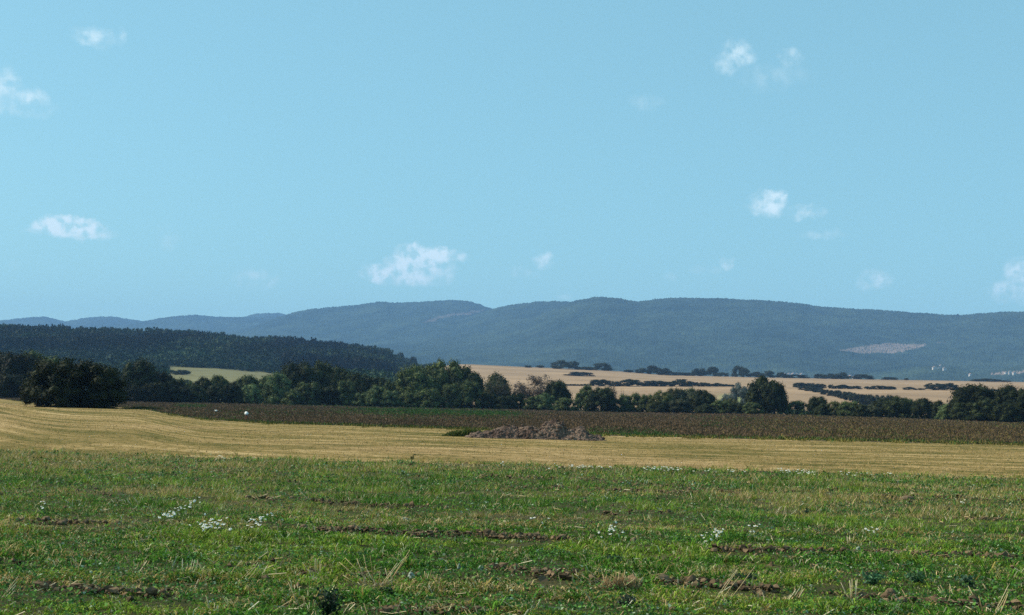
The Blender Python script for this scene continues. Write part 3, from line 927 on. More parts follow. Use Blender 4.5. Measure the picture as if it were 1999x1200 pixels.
# wood on the near hill
def forest():
    tpl = []
    for s in range(7):
        P, N, cores, rg = crown_points(900 + s, 'dome', 13, 11)
        N = N + rg.normal(size=N.shape) * 0.45; N /= np.linalg.norm(N, axis=1, keepdims=True)
        V = leaf_quads(P, N, 0.085, rg, 0.8)
        lo = V.min(0); hi = V.max(0); V = (V - lo) / (hi - lo); V[:, :2] -= 0.5
        tpl.append(V)
    mb_V = []; mb_C = []
    rg = np.random.default_rng(77)
    n = 15000
    uu = rg.uniform(-260, 850, n)
    a, _ = pdir(uu, np.full(n, 700.0))
    d7 = np.interp(a, AZ, D7); d8 = np.interp(a, AZ, D8)
    t = rg.random(n) ** 0.8
    D = d7 + 12 + (d8 - d7 + 6) * t
    low = (np.arange(n) > 9500) & ((uu < 318) | (uu > 565)) & (uu < 800)
    D = np.where(low, 720 + (d7 - 710) * rg.random(n) ** 0.7, D)
    t = np.where(low, 0.0, t)
    drop = (np.arange(n) > 9500) & ~low
    keep = (np.interp(a, AZ, wood) > 0.35)
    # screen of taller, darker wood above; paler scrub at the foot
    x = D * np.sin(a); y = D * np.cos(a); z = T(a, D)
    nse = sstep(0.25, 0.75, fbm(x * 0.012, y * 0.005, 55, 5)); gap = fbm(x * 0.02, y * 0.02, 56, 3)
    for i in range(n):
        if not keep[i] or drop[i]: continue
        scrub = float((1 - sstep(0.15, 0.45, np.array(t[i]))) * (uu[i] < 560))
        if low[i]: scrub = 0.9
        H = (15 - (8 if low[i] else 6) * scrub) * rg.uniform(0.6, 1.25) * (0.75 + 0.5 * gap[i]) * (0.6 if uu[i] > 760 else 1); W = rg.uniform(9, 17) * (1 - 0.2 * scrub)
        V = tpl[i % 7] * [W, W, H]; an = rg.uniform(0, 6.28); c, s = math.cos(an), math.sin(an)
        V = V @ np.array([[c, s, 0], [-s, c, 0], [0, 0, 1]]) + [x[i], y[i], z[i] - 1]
        base = np.array([0.001, 0.003, 0.002]) * (1 - nse[i]) + np.array([0.045, 0.066, 0.026]) * nse[i] ** 1.4  # tone range widened, lit and shaded crowns put into the colour
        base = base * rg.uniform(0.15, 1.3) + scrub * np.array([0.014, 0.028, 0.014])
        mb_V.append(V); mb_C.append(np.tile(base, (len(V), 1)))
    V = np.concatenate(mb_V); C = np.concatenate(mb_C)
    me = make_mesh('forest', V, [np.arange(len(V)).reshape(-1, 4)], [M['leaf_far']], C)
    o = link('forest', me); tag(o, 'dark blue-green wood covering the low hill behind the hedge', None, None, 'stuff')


M['leaf_far'] = tint_mat('far_wood_leaves', 0.8, 0.08)
forest()

# undergrowth strip along the hedge
def undergrowth():
    rg = np.random.default_rng(5)
    n = 15000
    a = np.radians(rg.uniform(-23, 23, n)); d3 = np.interp(a, AZ, D3)
    D = d3 + rg.normal(size=n) * 4 + 2
    x = D * np.sin(a); y = D * np.cos(a)
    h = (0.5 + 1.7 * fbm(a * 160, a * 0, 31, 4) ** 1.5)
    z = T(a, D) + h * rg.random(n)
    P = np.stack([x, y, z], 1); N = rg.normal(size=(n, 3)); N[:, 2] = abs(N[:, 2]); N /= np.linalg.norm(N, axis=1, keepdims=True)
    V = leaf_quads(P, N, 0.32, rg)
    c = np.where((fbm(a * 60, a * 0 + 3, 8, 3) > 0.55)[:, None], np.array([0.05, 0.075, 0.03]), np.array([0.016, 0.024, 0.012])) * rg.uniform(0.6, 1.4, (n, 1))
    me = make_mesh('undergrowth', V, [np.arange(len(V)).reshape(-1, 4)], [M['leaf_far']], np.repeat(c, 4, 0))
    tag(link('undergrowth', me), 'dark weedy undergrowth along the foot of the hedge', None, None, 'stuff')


undergrowth()

# ------------------------------------------------------------------ small blades: one mesh, three points each
def tri_blades(P, L, W, lean, col, rg, two=False):
    n = len(P)
    yaw = rg.uniform(0, 2 * math.pi, n)
    s = np.stack([np.cos(yaw), np.sin(yaw), np.zeros(n)], 1)
    la = rg.uniform(0, 2 * math.pi, n)
    dirv = np.stack([np.cos(la) * lean, np.sin(la) * lean, np.ones(n)], 1); dirv /= np.linalg.norm(dirv, axis=1, keepdims=True)
    w = np.asarray(W).reshape(-1, 1) * 0.5; Ln = np.asarray(L).reshape(-1, 1)
    if not two:
        V = np.stack([P - s * w, P + s * w, P + dirv * Ln], 1).reshape(-1, 3)
        return V, np.arange(len(V)).reshape(-1, 3), np.repeat(col, 3, 0)
    droop = dirv.copy(); droop[:, 2] -= 0.55 + 0.4 * rg.random(n); droop[:, :2] *= 1.6
    mid = P + dirv * Ln * 0.6; tip = mid + droop / np.linalg.norm(droop, axis=1, keepdims=True) * Ln * 0.45
    V = np.stack([P - s * w * 0.7, P + s * w * 0.7, mid + s * w, mid - s * w, tip], 1).reshape(-1, 3)
    b = np.arange(n)[:, None] * 5
    Tt = np.concatenate([b + [0, 1, 2], b + [0, 2, 3], b + [3, 2, 4]])
    return V, Tt, np.repeat(col, 5, 0)


M['grass'] = tint_mat('grass_blades', 0.75, 0.06, 0.25)
M['straw'] = tint_mat('straw', 0.65, 0.2, 0.15)
M['crop'] = tint_mat('crop_leaves', 0.8, 0.08, 0.1)
M['clod'] = tint_mat('soil_clods', 0.95, 0.05)

# furrow strips of bare soil (photo px polyline, half width m, strength)
STRIPS = [([(10, 1019), (60, 1022), (165, 1024)], 0.16, 1.0), ([(165, 1025), (260, 1026)], 0.12, 0.5), ([(500, 975), (600, 980), (720, 988), (860, 992)], 0.38, 0.7),
          ([(640, 1037), (740, 1040), (860, 1047), (960, 1049), (1040, 1056)], 0.22, 1.0), ([(1085, 1055), (1160, 1054)], 0.14, 0.8),
          ([(1415, 1077), (1500, 1079), (1600, 1082), (1750, 1084), (1900, 1090), (2040, 1094)], 0.16, 1.0),
          ([(1010, 955), (1130, 956), (1270, 960), (1330, 962)], 0.45, 0.6), ([(920, 934), (1150, 936), (1400, 962)], 0.5, 0.45),
          ([(1180, 1140), (1240, 1142)], 0.16, 0.9), ([(1300, 1140), (1400, 1144), (1500, 1156)], 0.22, 1.0),
          ([(80, 1155), (200, 1163), (310, 1165)], 0.18, 0.9), ([(0, 1100), (60, 1104)], 0.12, 0.6), ([(1640, 1160), (1760, 1176), (1900, 1180), (2040, 1190)], 0.22, 0.7),
          ([(1740, 973), (1800, 971), (1990, 980)], 0.3, 0.6), ([(1880, 1014), (2040, 1017)], 0.3, 0.6), ([(680, 1128), (760, 1126), (800, 1128)], 0.16, 0.7),
          ([(980, 1112), (1060, 1130), (1110, 1122)], 0.22, 0.7), ([(740, 1195), (900, 1196), (1000, 1200)], 0.12, 0.6), ([(590, 1125), (640, 1112)], 0.1, 0.6),
          ([(450, 1108), (560, 1100)], 0.12, 0.5), ([(1180, 1005), (1290, 1000)], 0.3, 0.4)]
SEG = []
for pl, hw, st in STRIPS:
    g = [gpt(*p)[:2] for p in pl]
    for p, q in zip(g[:-1], g[1:]): SEG.append((p, q, hw, st))


def soil_mask(x, y):
    m = np.zeros(len(x)); P = np.stack([x, y], 1)
    jit = (fbm(x * 1.7, y * 1.7, 61, 3) - 0.5)
    for p, q, hw, st in SEG:
        d = q - p; L = d @ d
        t = np.clip(((P - p) @ d) / L, 0, 1)
        r = np.hypot(*(P - p - t[:, None] * d).T)
        rr = (r + jit * hw * 1.5) / hw
        m = np.maximum(m, st * (1 - sstep(0.5, 1.2, rr)))
    return m


def spread(rg, D):
    """azimuths wide enough for a viewer some metres to either side"""
    return (rg.random(len(D)) * 2 - 1) * (math.radians(23.5) + np.arctan(6.0 / D))


def B1at(a): return np.interp(a, AZ, D1)


def grass():
    rg = np.random.default_rng(21)
    Vs = []; Ts = []; Cs = []; n0 = 0
    N = 760000
    q = rg.random(N)
    D = np.where(rg.random(N) < 0.6, np.exp(np.log(5.5) + q * (np.log(52) - np.log(5.5))), 5.5 + q * 46.5)
    a = spread(rg, D)
    ok = D < B1at(a) + 2.4 * (fbm(a * 120, a * 0, 14, 3) - 0.5) * 2 + 1.2 * rg.normal(size=N)
    D = D[ok]; a = a[ok]
    x = D * np.sin(a); y = D * np.cos(a)
    clump = fbm(x * 2.2, y * 2.2, 91, 3); band = fbm(x * 0.16, y * 0.55, 92, 4); sm = soil_mask(x, y)
    dens = 0.34 + 0.85 * sstep(0.34, 0.58, clump)
    dens *= 1 - 0.88 * sm
    ok = rg.random(len(x)) < dens
    x, y, D, a, clump, band, sm = [k[ok] for k in (x, y, D, a, clump, band, sm)]
    n = len(x)
    z = micro(x, y)
    dry = sstep(0.50, 0.72, band + 0.22 * (rg.random(n) - 0.5)) * 0.8
    b1 = B1at(a)
    edge = sstep(0.62, 0.95, D / b1)
    left = sstep(-0.02, -0.3, a)
    dry = np.clip(dry * 0.9 + 0.06 + 0.3 * sstep(0.6, 0.8, fbm(x * 0.9, y * 1.4, 95, 3)) + edge * (0.24 + 0.4 * left) + sm * 0.4, 0, 0.92)
    isdry = rg.random(n) < dry
    green = np.array([0.108, 0.238, 0.022]); dk = np.array([0.028, 0.080, 0.012]); yel = np.array([0.225, 0.265, 0.036])
    tan = np.array([0.58, 0.43, 0.21]); ol = np.array([0.36, 0.27, 0.08])
    mixk = rg.random((n, 1)); hue = fbm(x * 0.8, y * 0.8, 44, 3)[:, None]
    c = green * (1 - mixk) + np.where(hue > 0.5, yel, dk) * mixk
    c = c * (0.25 + 1.6 * rg.random((n, 1)))
    cd = np.where(rg.random((n, 1)) < 0.45, tan, ol) * (0.6 + 0.6 * rg.random((n, 1)))
    c = np.where(isdry[:, None], cd, c)
    c = np.where(rg.random((n, 1)) < 0.065, np.array([0.55, 0.53, 0.30]) * rg.uniform(0.6, 1.1, (n, 1)), c)  # a few pale blades stand in for glossy highlights
    tuft = sstep(0.44, 0.68, clump)
    fr = np.maximum(soil_mask(x * (1 + 0.22 / D), y * (1 + 0.22 / D)), soil_mask(x * (1 + 0.5 / D), y * (1 + 0.5 / D)))
    L = (1 - 0.45 * np.clip(fr, 0, 1)) * (0.032 + 0.055 * rg.random(n) + 0.05 * (rg.random(n) < 0.05)) * (0.7 + 0.9 * tuft) * (1 + 0.25 * edge) * (0.75 + 0.6 * sstep(0.45, 0.7, fbm(x * 0.7, y * 0.9, 97, 3)))
    k = np.maximum(1, D / 20)
    W = (0.007 + 0.006 * rg.random(n)) * k ** 0.9
    P = np.stack([x, y, z - 0.005], 1)
    # three blades from every root near by, two further off
    for rep in range(3):
        sel = np.ones(n, bool) if rep < 2 else D < 24
        off = rg.normal(size=(n, 3)) * 0.022; off[:, 2] = 0
        near = sel & (D < 21); far = sel & ~near
        for s_, two in ((near, True), (far, False)):
            Pn = (P + off)[s_]
            V, Tt, C = tri_blades(Pn, L[s_] * rg.uniform(0.6, 1.3, s_.sum()), W[s_], 0.45 + 0.6 * rg.random(s_.sum()), c[s_] * rg.uniform(0.8, 1.2, (s_.sum(), 1)), rg, two)
            Vs.append(V); Ts.append(Tt + n0); Cs.append(C); n0 += len(V)
    # leaves of clover-like herbs
    m_ = 300000
    D = np.exp(np.log(5.5) + rg.random(m_) * (np.log(46) - np.log(5.5))); a = spread(rg, D)
    x = D * np.sin(a); y = D * np.cos(a)
    hb = fbm(x * 1.1, y * 1.1, 191, 3)
    ok = (D < B1at(a) - 0.2) & (rg.random(m_) < sstep(0.38, 0.6, hb) * (1 - 0.9 * soil_mask(x, y)))
    x, y, D, a, hb = [k[ok] for k in (x, y, D, a, hb)]; n = len(x)
    P = np.stack([x, y, micro(x, y) + rg.uniform(0.012, 0.075, n)], 1)
    N = rg.normal(size=(n, 3)) * 0.6; N[:, 2] += 0.8; N /= np.linalg.norm(N, axis=1, keepdims=True)
    V = leaf_quads(P, N, 0.014 * np.maximum(1, D / 22), rg, 0.75)
    base = np.where(rg.random((n, 1)) < 0.5, np.array([0.105, 0.225, 0.042]), np.array([0.058, 0.145, 0.042])) * rg.uniform(0.4, 1.5, (n, 1))
    pale = rg.random((n, 1)) < 0.05
    base = np.where(pale, np.array([0.32, 0.40, 0.26]), base)
    Q = np.arange(len(V)).reshape(-1, 4) + n0
    Vs.append(V); Cs.append(np.repeat(base, 4, 0))
    me = make_mesh('grass', np.concatenate(Vs), [np.concatenate(Ts), Q], [M['grass']], np.concatenate(Cs))
    tag(link('grass', me), 'patchy green grass and clover covering the foreground field', None, None, 'stuff')


grass()


def clods():
    rg = np.random.default_rng(31)
    mb = MB()
    n = 560000
    D = np.exp(np.log(7.5) + rg.random(n) * (np.log(40) - np.log(7.5))); a = spread(rg, D)
    x = D * np.sin(a); y = D * np.cos(a); sm = soil_mask(x, y)
    ok = rg.random(n) < sm * 0.55 + 0.012
    x, y, D, sm = x[ok], y[ok], D[ok], sm[ok]
    V0, T0 = ICO1
    k = len(x)
    r = np.minimum(0.006 + 0.040 * rg.random(k) ** 4.5 + 0.007 * sm, 0.05) * np.maximum(1, D / 25)
    V = V0[None] * r[:, None, None] * (0.35 + 1.05 * rg.random((k, len(V0), 1))) * np.array([1, 1, 0.7]) * (0.7 + 0.6 * rg.random((k, 1, 3)))
    P = np.stack([x, y, micro(x, y) + r * 0.35 + sm * 0.05 * rg.random(k)], 1)
    V = (V + P[:, None]).reshape(-1, 3)
    Tt = (T0[None] + (np.arange(k) * len(V0))[:, None, None]).reshape(-1, 3)
    c = np.array([0.155, 0.105, 0.062]) * rg.uniform(0.3, 1.35, (k, 1)) + rg.normal(size=(k, 1)) * [0.006, 0.004, 0.002]
    c = np.clip(c, 0.02, 0.5)
    me = make_mesh('soil_clods', V, [Tt], [M['clod']], np.repeat(c, len(V0), 0))
    tag(link('soil_clods', me), 'brown crumbled soil lying in broken furrow lines across the grass', None, None, 'stuff')


clods()


def straw_piece(mb, p, d, L, r, col):
    p = np.asarray(p, float); d = np.asarray(d, float); d = d / np.linalg.norm(d)
    bend = np.array([random.gauss(0, 0.04), random.gauss(0, 0.04), 0])
    tube(mb, [p, p + d * L * 0.5 + bend * L * 0.5, p + d * L + bend * L * 0.2], [r, r * 0.95, r * 0.8], 5, col)


STRAWC = [(0.80, 0.64, 0.37), (0.66, 0.48, 0.24), (0.40, 0.26, 0.12), (0.85, 0.73, 0.48)]


def litter():
    rg = np.random.default_rng(41)
    n = 21000
    D = np.exp(np.log(7) + rg.random(n) * (np.log(40) - np.log(7))); a = spread(rg, D)
    x = D * np.sin(a); y = D * np.cos(a); sm = soil_mask(x, y)
    ok = rg.random(n) < 0.07 + 0.5 * sm + 0.35 * sstep(0.55, 0.75, fbm(x * 0.35, y * 0.7, 7, 3))
    x, y, D, sm = x[ok], y[ok], D[ok], sm[ok]; k = len(x)
    yaw = rg.uniform(0, 6.28, k); el = rg.uniform(-0.1, 1.2, k)
    d = np.stack([np.cos(yaw) * np.cos(el), np.sin(yaw) * np.cos(el), np.sin(el)], 1)
    L = rg.uniform(0.04, 0.17, k)[:, None]; w = (0.0028 + 0.002 * rg.random(k))[:, None] * np.maximum(1, D / 20)[:, None]
    P = np.stack([x, y, micro(x, y) + 0.03 + 0.03 * rg.random(k)], 1)
    s = np.cross(d, [0, 0, 1.0]); s /= np.linalg.norm(s, axis=1, keepdims=True); t = np.cross(s, d)
    A = P - d * L * 0.5; B = P + d * L * 0.5
    # three-sided stalk
    V = []
    for e in (A, B):
        for ang in (0, 2.094, 4.189):
            V.append(e + (s * math.cos(ang) + t * math.sin(ang)) * w)
    V = np.stack(V, 1).reshape(-1, 3)
    b = np.arange(k)[:, None] * 6
    Q = np.concatenate([b + [0, 1, 4, 3], b + [1, 2, 5, 4], b + [2, 0, 3, 5]])
    c = np.array(STRAWC)[rg.integers(0, 4, k)] * rg.uniform(0.55, 1.0, (k, 1))
    me = make_mesh('straw_litter', V, [Q], [M['straw']], np.repeat(c, 6, 0))
    tag(link('straw_litter', me), 'loose pale straw stalks strewn through the grass', None, None, 'stuff')


litter()

# ------------------------------------------------------------------ straw tufts (counted)
def straw_tuft(u, v, stalks, label, name='straw_tuft', cat='straw tuft', group='straw tufts left standing in the green field'):
    """stalks: list of (du_px base, dx, dy lean, length px, colour index)"""
    b = gpt(u, v); b[2] = float(micro(np.array([b[0]]), np.array([b[1]]))[0]); sc = b[1] / F
    mb = MB()
    for (du, dx, dy, Lp, ci) in stalks:
        straw_piece(mb, (du * sc, random.uniform(-0.03, 0.03), -0.015), (dx, dy, 1.0), Lp * sc * math.hypot(math.hypot(dx, 1), dy * 0.3), random.uniform(0.0024, 0.0040), np.array(STRAWC[ci]) * random.uniform(0.8, 1.05))
    o = link(name, mb.mesh(name, [M['straw']], True), None, b); tag(o, label, cat, group); return o


def rs(n, spread, lean, lo, hi, bias=0.0):
    return [(random.uniform(-spread, spread), random.gauss(bias, lean), random.uniform(-0.5, 0.3), random.uniform(lo, hi), random.randrange(4)) for _ in range(n)]


straw_tuft(732, 1146, [(-5, -1.0, 0, 55, 1), (-8, -1.3, 0, 48, 1), (-14, -0.4, 0, 55, 1), (-8, -0.25, 0, 62, 1), (-2, -0.15, 0, 62, 2), (4, -0.6, 0, 38, 3), (8, 0.7, 0, 48, 0), (12, 0.75, 0, 58, 0), (15, 0.6, 0, 42, 1), (5, 0.15, 0, 30, 1), (30, -0.3, 0, 38, 0), (34, -0.15, 0, 30, 3), (22, 0.6, 0.2, 72, 1), (20, 0.7, 0.2, 64, 2), (-28, -1.6, 0, 22, 1), (-30, -1.9, 0, 16, 2)] + rs(14, 26, 0.7, 8, 26),
           'largest splayed tuft of tall straw stalks with a dark hollow at its base')
straw_tuft(619, 1122, [(-2, -0.05, 0, 36, 0), (0, -0.02, 0, 34, 1), (3, 0.05, 0, 32, 0), (5, 0.1, 0, 26, 1), (-8, -0.75, 0, 28, 1)] + rs(5, 14, 0.8, 5, 12), 'upright straw bundle with one stalk leaning away, beside the splayed tuft')
straw_tuft(602, 1196, [(-4, -0.2, 0, 34, 2), (-10, -0.5, 0, 62, 1), (2, 0.0, 0, 26, 0), (6, 0.15, 0, 38, 2), (0, -0.1, 0, 18, 3)] + rs(5, 10, 0.4, 8, 20), 'thin straw tuft beside the dark weed at the lower edge')
straw_tuft(838, 1140, rs(9, 12, 0.18, 18, 34) + [(-8, -0.5, 0, 18, 1), (12, 0.5, 0, 24, 2)], 'brownish straw tuft just past the pale scrap')
straw_tuft(1212, 1152, [(q[0], q[1], q[2], q[3], random.choice((1, 2, 2, 2))) for q in rs(130, 34, 0.6, 8, 32) + rs(26, 12, 0.15, 24, 42)], 'dome-shaped brown tuft of matted straw')
straw_tuft(1350, 1128, rs(5, 4, 0.05, 14, 26), 'pair of short upright stalks above the dome-shaped tuft')
straw_tuft(1398, 1176, [(-6, 0.75, 0.2, 66, 0), (0, 0.7, 0.2, 62, 1), (8, 0.75, 0.2, 52, 1), (20, 0.8, 0.3, 74, 1), (14, -0.8, 0, 12, 3), (22, -0.6, 0, 16, 3)], 'long slanting straw stalks lying over the bare soil')
straw_tuft(1545, 1172, rs(14, 14, 0.15, 14, 32, 0.5), 'slanting sheaf of straw in the grass below the furrow')
straw_tuft(1664, 1170, [(-4, -0.05, 0, 40, 3), (0, 0.0, 0, 42, 0), (4, 0.05, 0, 40, 3), (7, 0.06, 0, 42, 0), (-2, -0.04, 0, 34, 1), (-8, -0.45, 0, 36, 3)] + rs(12, 18, 0.9, 5, 16), 'pale upright straw bundle like a short brush')
straw_tuft(1853, 1166, [(-2, -0.75, 0, 24, 0), (0, -0.6, 0, 28, 1), (-4, -0.9, 0, 20, 3), (3, -0.1, 0, 26, 1)] + rs(4, 8, 0.4, 6, 14), 'small straw fan leaning away from the brush-like bundle')
straw_tuft(1880, 1164, rs(3, 3, 0.1, 10, 18), 'single short white stalks beside the small straw fan')
straw_tuft(1940, 1200, [(0, 0.5, 0, 60, 0), (-6, 0.6, 0, 50, 1), (8, 0.4, 0, 44, 1), (-16, -0.3, 0, 40, 2)] + rs(6, 16, 0.5, 8, 22), 'straw tuft at the lower edge near the picture corner')
straw_tuft(416, 1200, [(-4, -0.3, 0, 40, 0), (2, 0.0, 0, 26, 0), (6, 0.05, 0, 22, 3), (5, 0.1, 0, 20, 0), (9, 0.1, 0, 22, 1)] + rs(8, 8, 0.9, 5, 10), 'short pale stalks at the lower edge between the two dry patches')
straw_tuft(6, 1168, [(-4, 0.9, 0, 34, 3), (-2, 0.7, 0, 44, 0), (4, 0.8, 0, 26, 3)] + rs(5, 12, 0.6, 8, 20), 'pale straw sticking out at the picture corner')
straw_tuft(175, 1128, rs(1, 2, 0.02, 12, 18), 'single pale upright straw stub amid green clover')
straw_tuft(470, 1140, [(-10, 0.9, 0, 34, 1), (-4, 0.9, 0, 36, 0), (4, 0.8, 0, 30, 1), (8, 0.9, 0, 28, 2)] + rs(5, 10, 0.4, 6, 12, 0.8), 'slanting straw bundle lying toward the upright bundle')
straw_tuft(262, 1118, [(0, -0.6, 0, 34, 2), (4, 0.6, 0, 36, 2), (2, -0.2, 0, 24, 1), (3, 0.2, 0, 22, 1)] + rs(6, 8, 0.6, 8, 18), 'loose V of brown stalks in the grass near the white daisies')
straw_tuft(372, 1128, rs(12, 20, 0.12, 14, 38), 'row of greyish upright stubble stalks below the daisies')
straw_tuft(136, 1110, rs(9, 16, 0.25, 12, 34), 'pale stalks standing beside a bare patch near the edge')
straw_tuft(312, 1050, rs(3, 2, 0.06, 12, 22), 'single whitish stalk just below the daisies')
straw_tuft(1804, 1006, rs(9, 8, 0.25, 10, 22, 0.2), 'small straw tuft far out in the grass below the earth ridge')
straw_tuft(1880, 1010, rs(4, 3, 0.1, 10, 20), 'thin stub of straw next to the small far tuft')
straw_tuft(1796, 1034, rs(5, 6, 0.08, 8, 16), 'faint upright stalks below the small far tuft')
straw_tuft(1658, 1062, rs(8, 5, 0.15, 10, 22), 'grey dry stalk tuft just above the long furrow')
straw_tuft(1345, 1122, rs(3, 3, 0.05, 12, 22), 'two thin stalks near the end of the long furrow')
straw_tuft(1045, 1190, [(0, 0.35, 0, 24, 3), (2, 0.3, 0, 20, 0), (-2, 0.4, 0, 16, 1)], 'dry pale grass head near the dark leafy weed')
straw_tuft(1526, 1006, rs(14, 16, 0.35, 8, 22, 0.4), 'pale flattened straw patch far out in the grass')
straw_tuft(966, 1148, rs(9, 18, 0.8, 10, 22), 'few crossed stalks on the bare patch')
straw_tuft(1740, 1090, rs(3, 2, 0.08, 6, 14), 'tiny white stubs under the furrow')
straw_tuft(1812, 1158, rs(1, 1, 0.05, 10, 14), 'single bright straw stub between the clod and the fan')

# ------------------------------------------------------------------ weeds and scraps
M['weed'] = tint_mat('weed_leaves', 0.6, 0.2, 0.15)
def weed(u, v, wpx, hpx, col, label, n=60, upright=0.5, name='weed', leaf=0.035):
    n = int(n * 2.2); leaf *= 0.55; col = [c * 1.6 for c in col]
    rg = np.random.default_rng(int(u * 7 + v))
    b = gpt(u, v); b[2] = float(micro(np.array([b[0]]), np.array([b[1]]))[0]); sc = b[1] / F
    W = wpx * sc * 0.5; H = hpx * sc
    root = link(name, None, None, b); tag(root, label, 'weed', 'weeds in the green field')
    mb = MB(); tips = []
    ns = max(3, n // 14)
    for k in range(ns):
        an = rg.uniform(0, 6.28); d = np.array([math.cos(an) * W * rg.uniform(0.1, 0.8), math.sin(an) * W * rg.uniform(0.1, 0.8), H * rg.uniform(0.5, 0.95)])
        tube(mb, [(0, 0, -0.01), d * [0.35, 0.35, 0.5], d], [0.004, 0.003, 0.0018], 5, np.array(col) * 0.8); tips.append(d)
    link('stem', mb.mesh('stem', [M['weed']], True), root)
    tips = np.array(tips)
    t = rg.uniform(0.1, 1.05, n)[:, None]; P = tips[rg.integers(0, ns, n)] * t * np.concatenate([t * 0.5 + 0.5, t * 0.5 + 0.5, t ** 0], 1) + rg.normal(size=(n, 3)) * [W * 0.22, W * 0.22, H * 0.05]
    P[:, 2] = np.maximum(P[:, 2], 0.005)
    N = rg.normal(size=(n, 3)) * 0.7; N[:, 2] += upright; N /= np.linalg.norm(N, axis=1, keepdims=True)
    V = leaf_quads(P, N, leaf, rg, 0.45)
    c = np.repeat(np.array(col) * rg.uniform(0.5, 1.4, (n, 1)), 4, 0)
    link('foliage', make_mesh('foliage', V, [np.arange(len(V)).reshape(-1, 4)], [M['weed']], c), root)


weed(640, 1210, 62, 66, (0.012, 0.026, 0.014), 'tall dark nettle-like weed at the lower edge', 150, 0.3)
weed(1222, 1182, 60, 24, (0.02, 0.03, 0.022), 'dark sprawling leafy weed below the dome-shaped straw tuft', 60, 0.4, leaf=0.03)
weed(1205, 1100, 46, 18, (0.03, 0.058, 0.035), 'blue-green leafy weed above the dome-shaped straw tuft', 60)
weed(1576, 1005, 22, 16, (0.018, 0.034, 0.02), 'small dark broadleaf weed far out in the grass', 26)
weed(1776, 984, 16, 10, (0.012, 0.02, 0.012), 'dark spot of weed under the earth ridge', 20)
weed(1700, 1142, 70, 26, (0.04, 0.10, 0.045), 'blue-green weed patch beside the pale upright straw bundle', 90)
weed(1790, 1142, 60, 26, (0.034, 0.08, 0.034), 'dark green weed patch behind the bare clod', 80)
weed(1890, 1150, 52, 24, (0.028, 0.062, 0.032), 'dark leafy weed beside the small straw fan', 70)
weed(760, 1162, 40, 16, (0.016, 0.035, 0.018), 'dark weed clump just below the splayed straw tuft', 50)
weed(1450, 1130, 70, 14, (0.018, 0.03, 0.024), 'low dark weed along the edge of the bare soil', 70)
weed(577, 944, 9, 11, (0.02, 0.018, 0.01), 'tiny dark dead weed head standing in the far grass', 14, leaf=0.03)
weed(805, 897, 11, 12, (0.10, 0.085, 0.03), 'brownish weed standing on the boundary of the stubble', 24, 0.1, leaf=0.05)
weed(1608, 925, 6, 6, (0.015, 0.015, 0.01), 'black speck of weed at the stubble boundary', 10, leaf=0.05)

M['scrap'] = mat('pale_leaf', (0.27, 0.31, 0.25), 0.6, 0.2)
def scrap(u, v, w, h, tilt, label):
    b = gpt(u, v); sc = b[1] / F; b[2] = float(micro(np.array([b[0]]), np.array([b[1]]))[0]) + 0.03
    n = 9; V = []; Tt = []
    for k in range(n + 1):
        t = k / n; wd = w * sc * 0.5 * math.sin(math.pi * (0.08 + 0.9 * t)) ** 0.7 * (1 + 0.18 * math.sin(7 * t))
        z = h * sc * t; y = tilt * z + 0.012 * math.sin(5 * t)
        V += [(-wd, y + 0.012, z), (0, y - 0.01, z), (wd, y + 0.016, z * 0.96)]
    Q = []
    for k in range(n):
        for j in range(2): Q.append([k * 3 + j, k * 3 + j + 1, k * 3 + 4 + j, k * 3 + 3 + j])
    me = make_mesh('pale_leaf', np.array(V), [Q], [M['scrap']], smooth=True)
    o = link('pale_leaf', me, None, b); o.rotation_euler = (0, random.uniform(-0.3, 0.3), random.uniform(-0.4, 0.4))
    md = o.modifiers.new('thickness', 'SOLIDIFY'); md.thickness = 0.0015
    tag(o, label, 'leaf', 'pale dead leaves in the grass')


scrap(801, 1138, 14, 12, 0.5, 'largest pale bluish leaf scrap beside the splayed straw tuft')
scrap(941, 1120, 12, 9, 0.6, 'small pale leaf scrap between two bare patches')
scrap(893, 1122, 6, 12, 0.2, 'narrow pale leaf standing up in the grass')
scrap(1675, 1080, 9, 8, 0.4, 'pale bluish leaf on the long furrow')
scrap(790, 1019, 15, 4, 2.0, 'flat pinkish pale leaf lying above the furrow')

# big clods (counted)
def clod(u, v, w, h, label):
    rg = np.random.default_rng(int(u)); b = gpt(u, v); sc = b[1] / F; b[2] = float(micro(np.array([b[0]]), np.array([b[1]]))[0])
    V, T0 = ICO3
    n = fbm(V[:, 0] * 2 + V[:, 2], V[:, 1] * 2 + 5, int(u), 4)
    V = V * (0.72 + 0.6 * n)[:, None] * [w * sc / 2, w * sc / 2, h * sc * 0.75]; V[:, 2] += h * sc * 0.3
    c = np.array([0.15, 0.105, 0.065]) * (0.6 + 0.8 * n)[:, None]
    o = link('soil_clod', make_mesh('soil_clod', V, [T0], [M['clod']], c), None, b); tag(o, label, 'clod', 'big soil clods')


clod(1738, 1166, 24, 19, 'brown soil clod with a dark hollow beside the pale straw bundle')
clod(820, 1047, 12, 9, 'dark clod standing up in the middle furrow')
clod(1237, 1061, 14, 9, 'lone reddish clod to the side of the small daisy patch')
clod(593, 1030, 14, 7, 'lone dark clod beside the daisies')
clod(1772, 976, 26, 8, 'low earth ridge clod far out in the grass')
clod(1668, 1084, 18, 8, 'clod below the grey dry stalk tuft on the long furrow')
clod(120, 1026, 18, 9, 'dark clod in the furrow near the picture edge')
clod(1036, 1140, 18, 8, 'clod on the bare patch near the small leaf scrap')
clod(1580, 1086, 22, 7, 'broad clod in the long furrow')

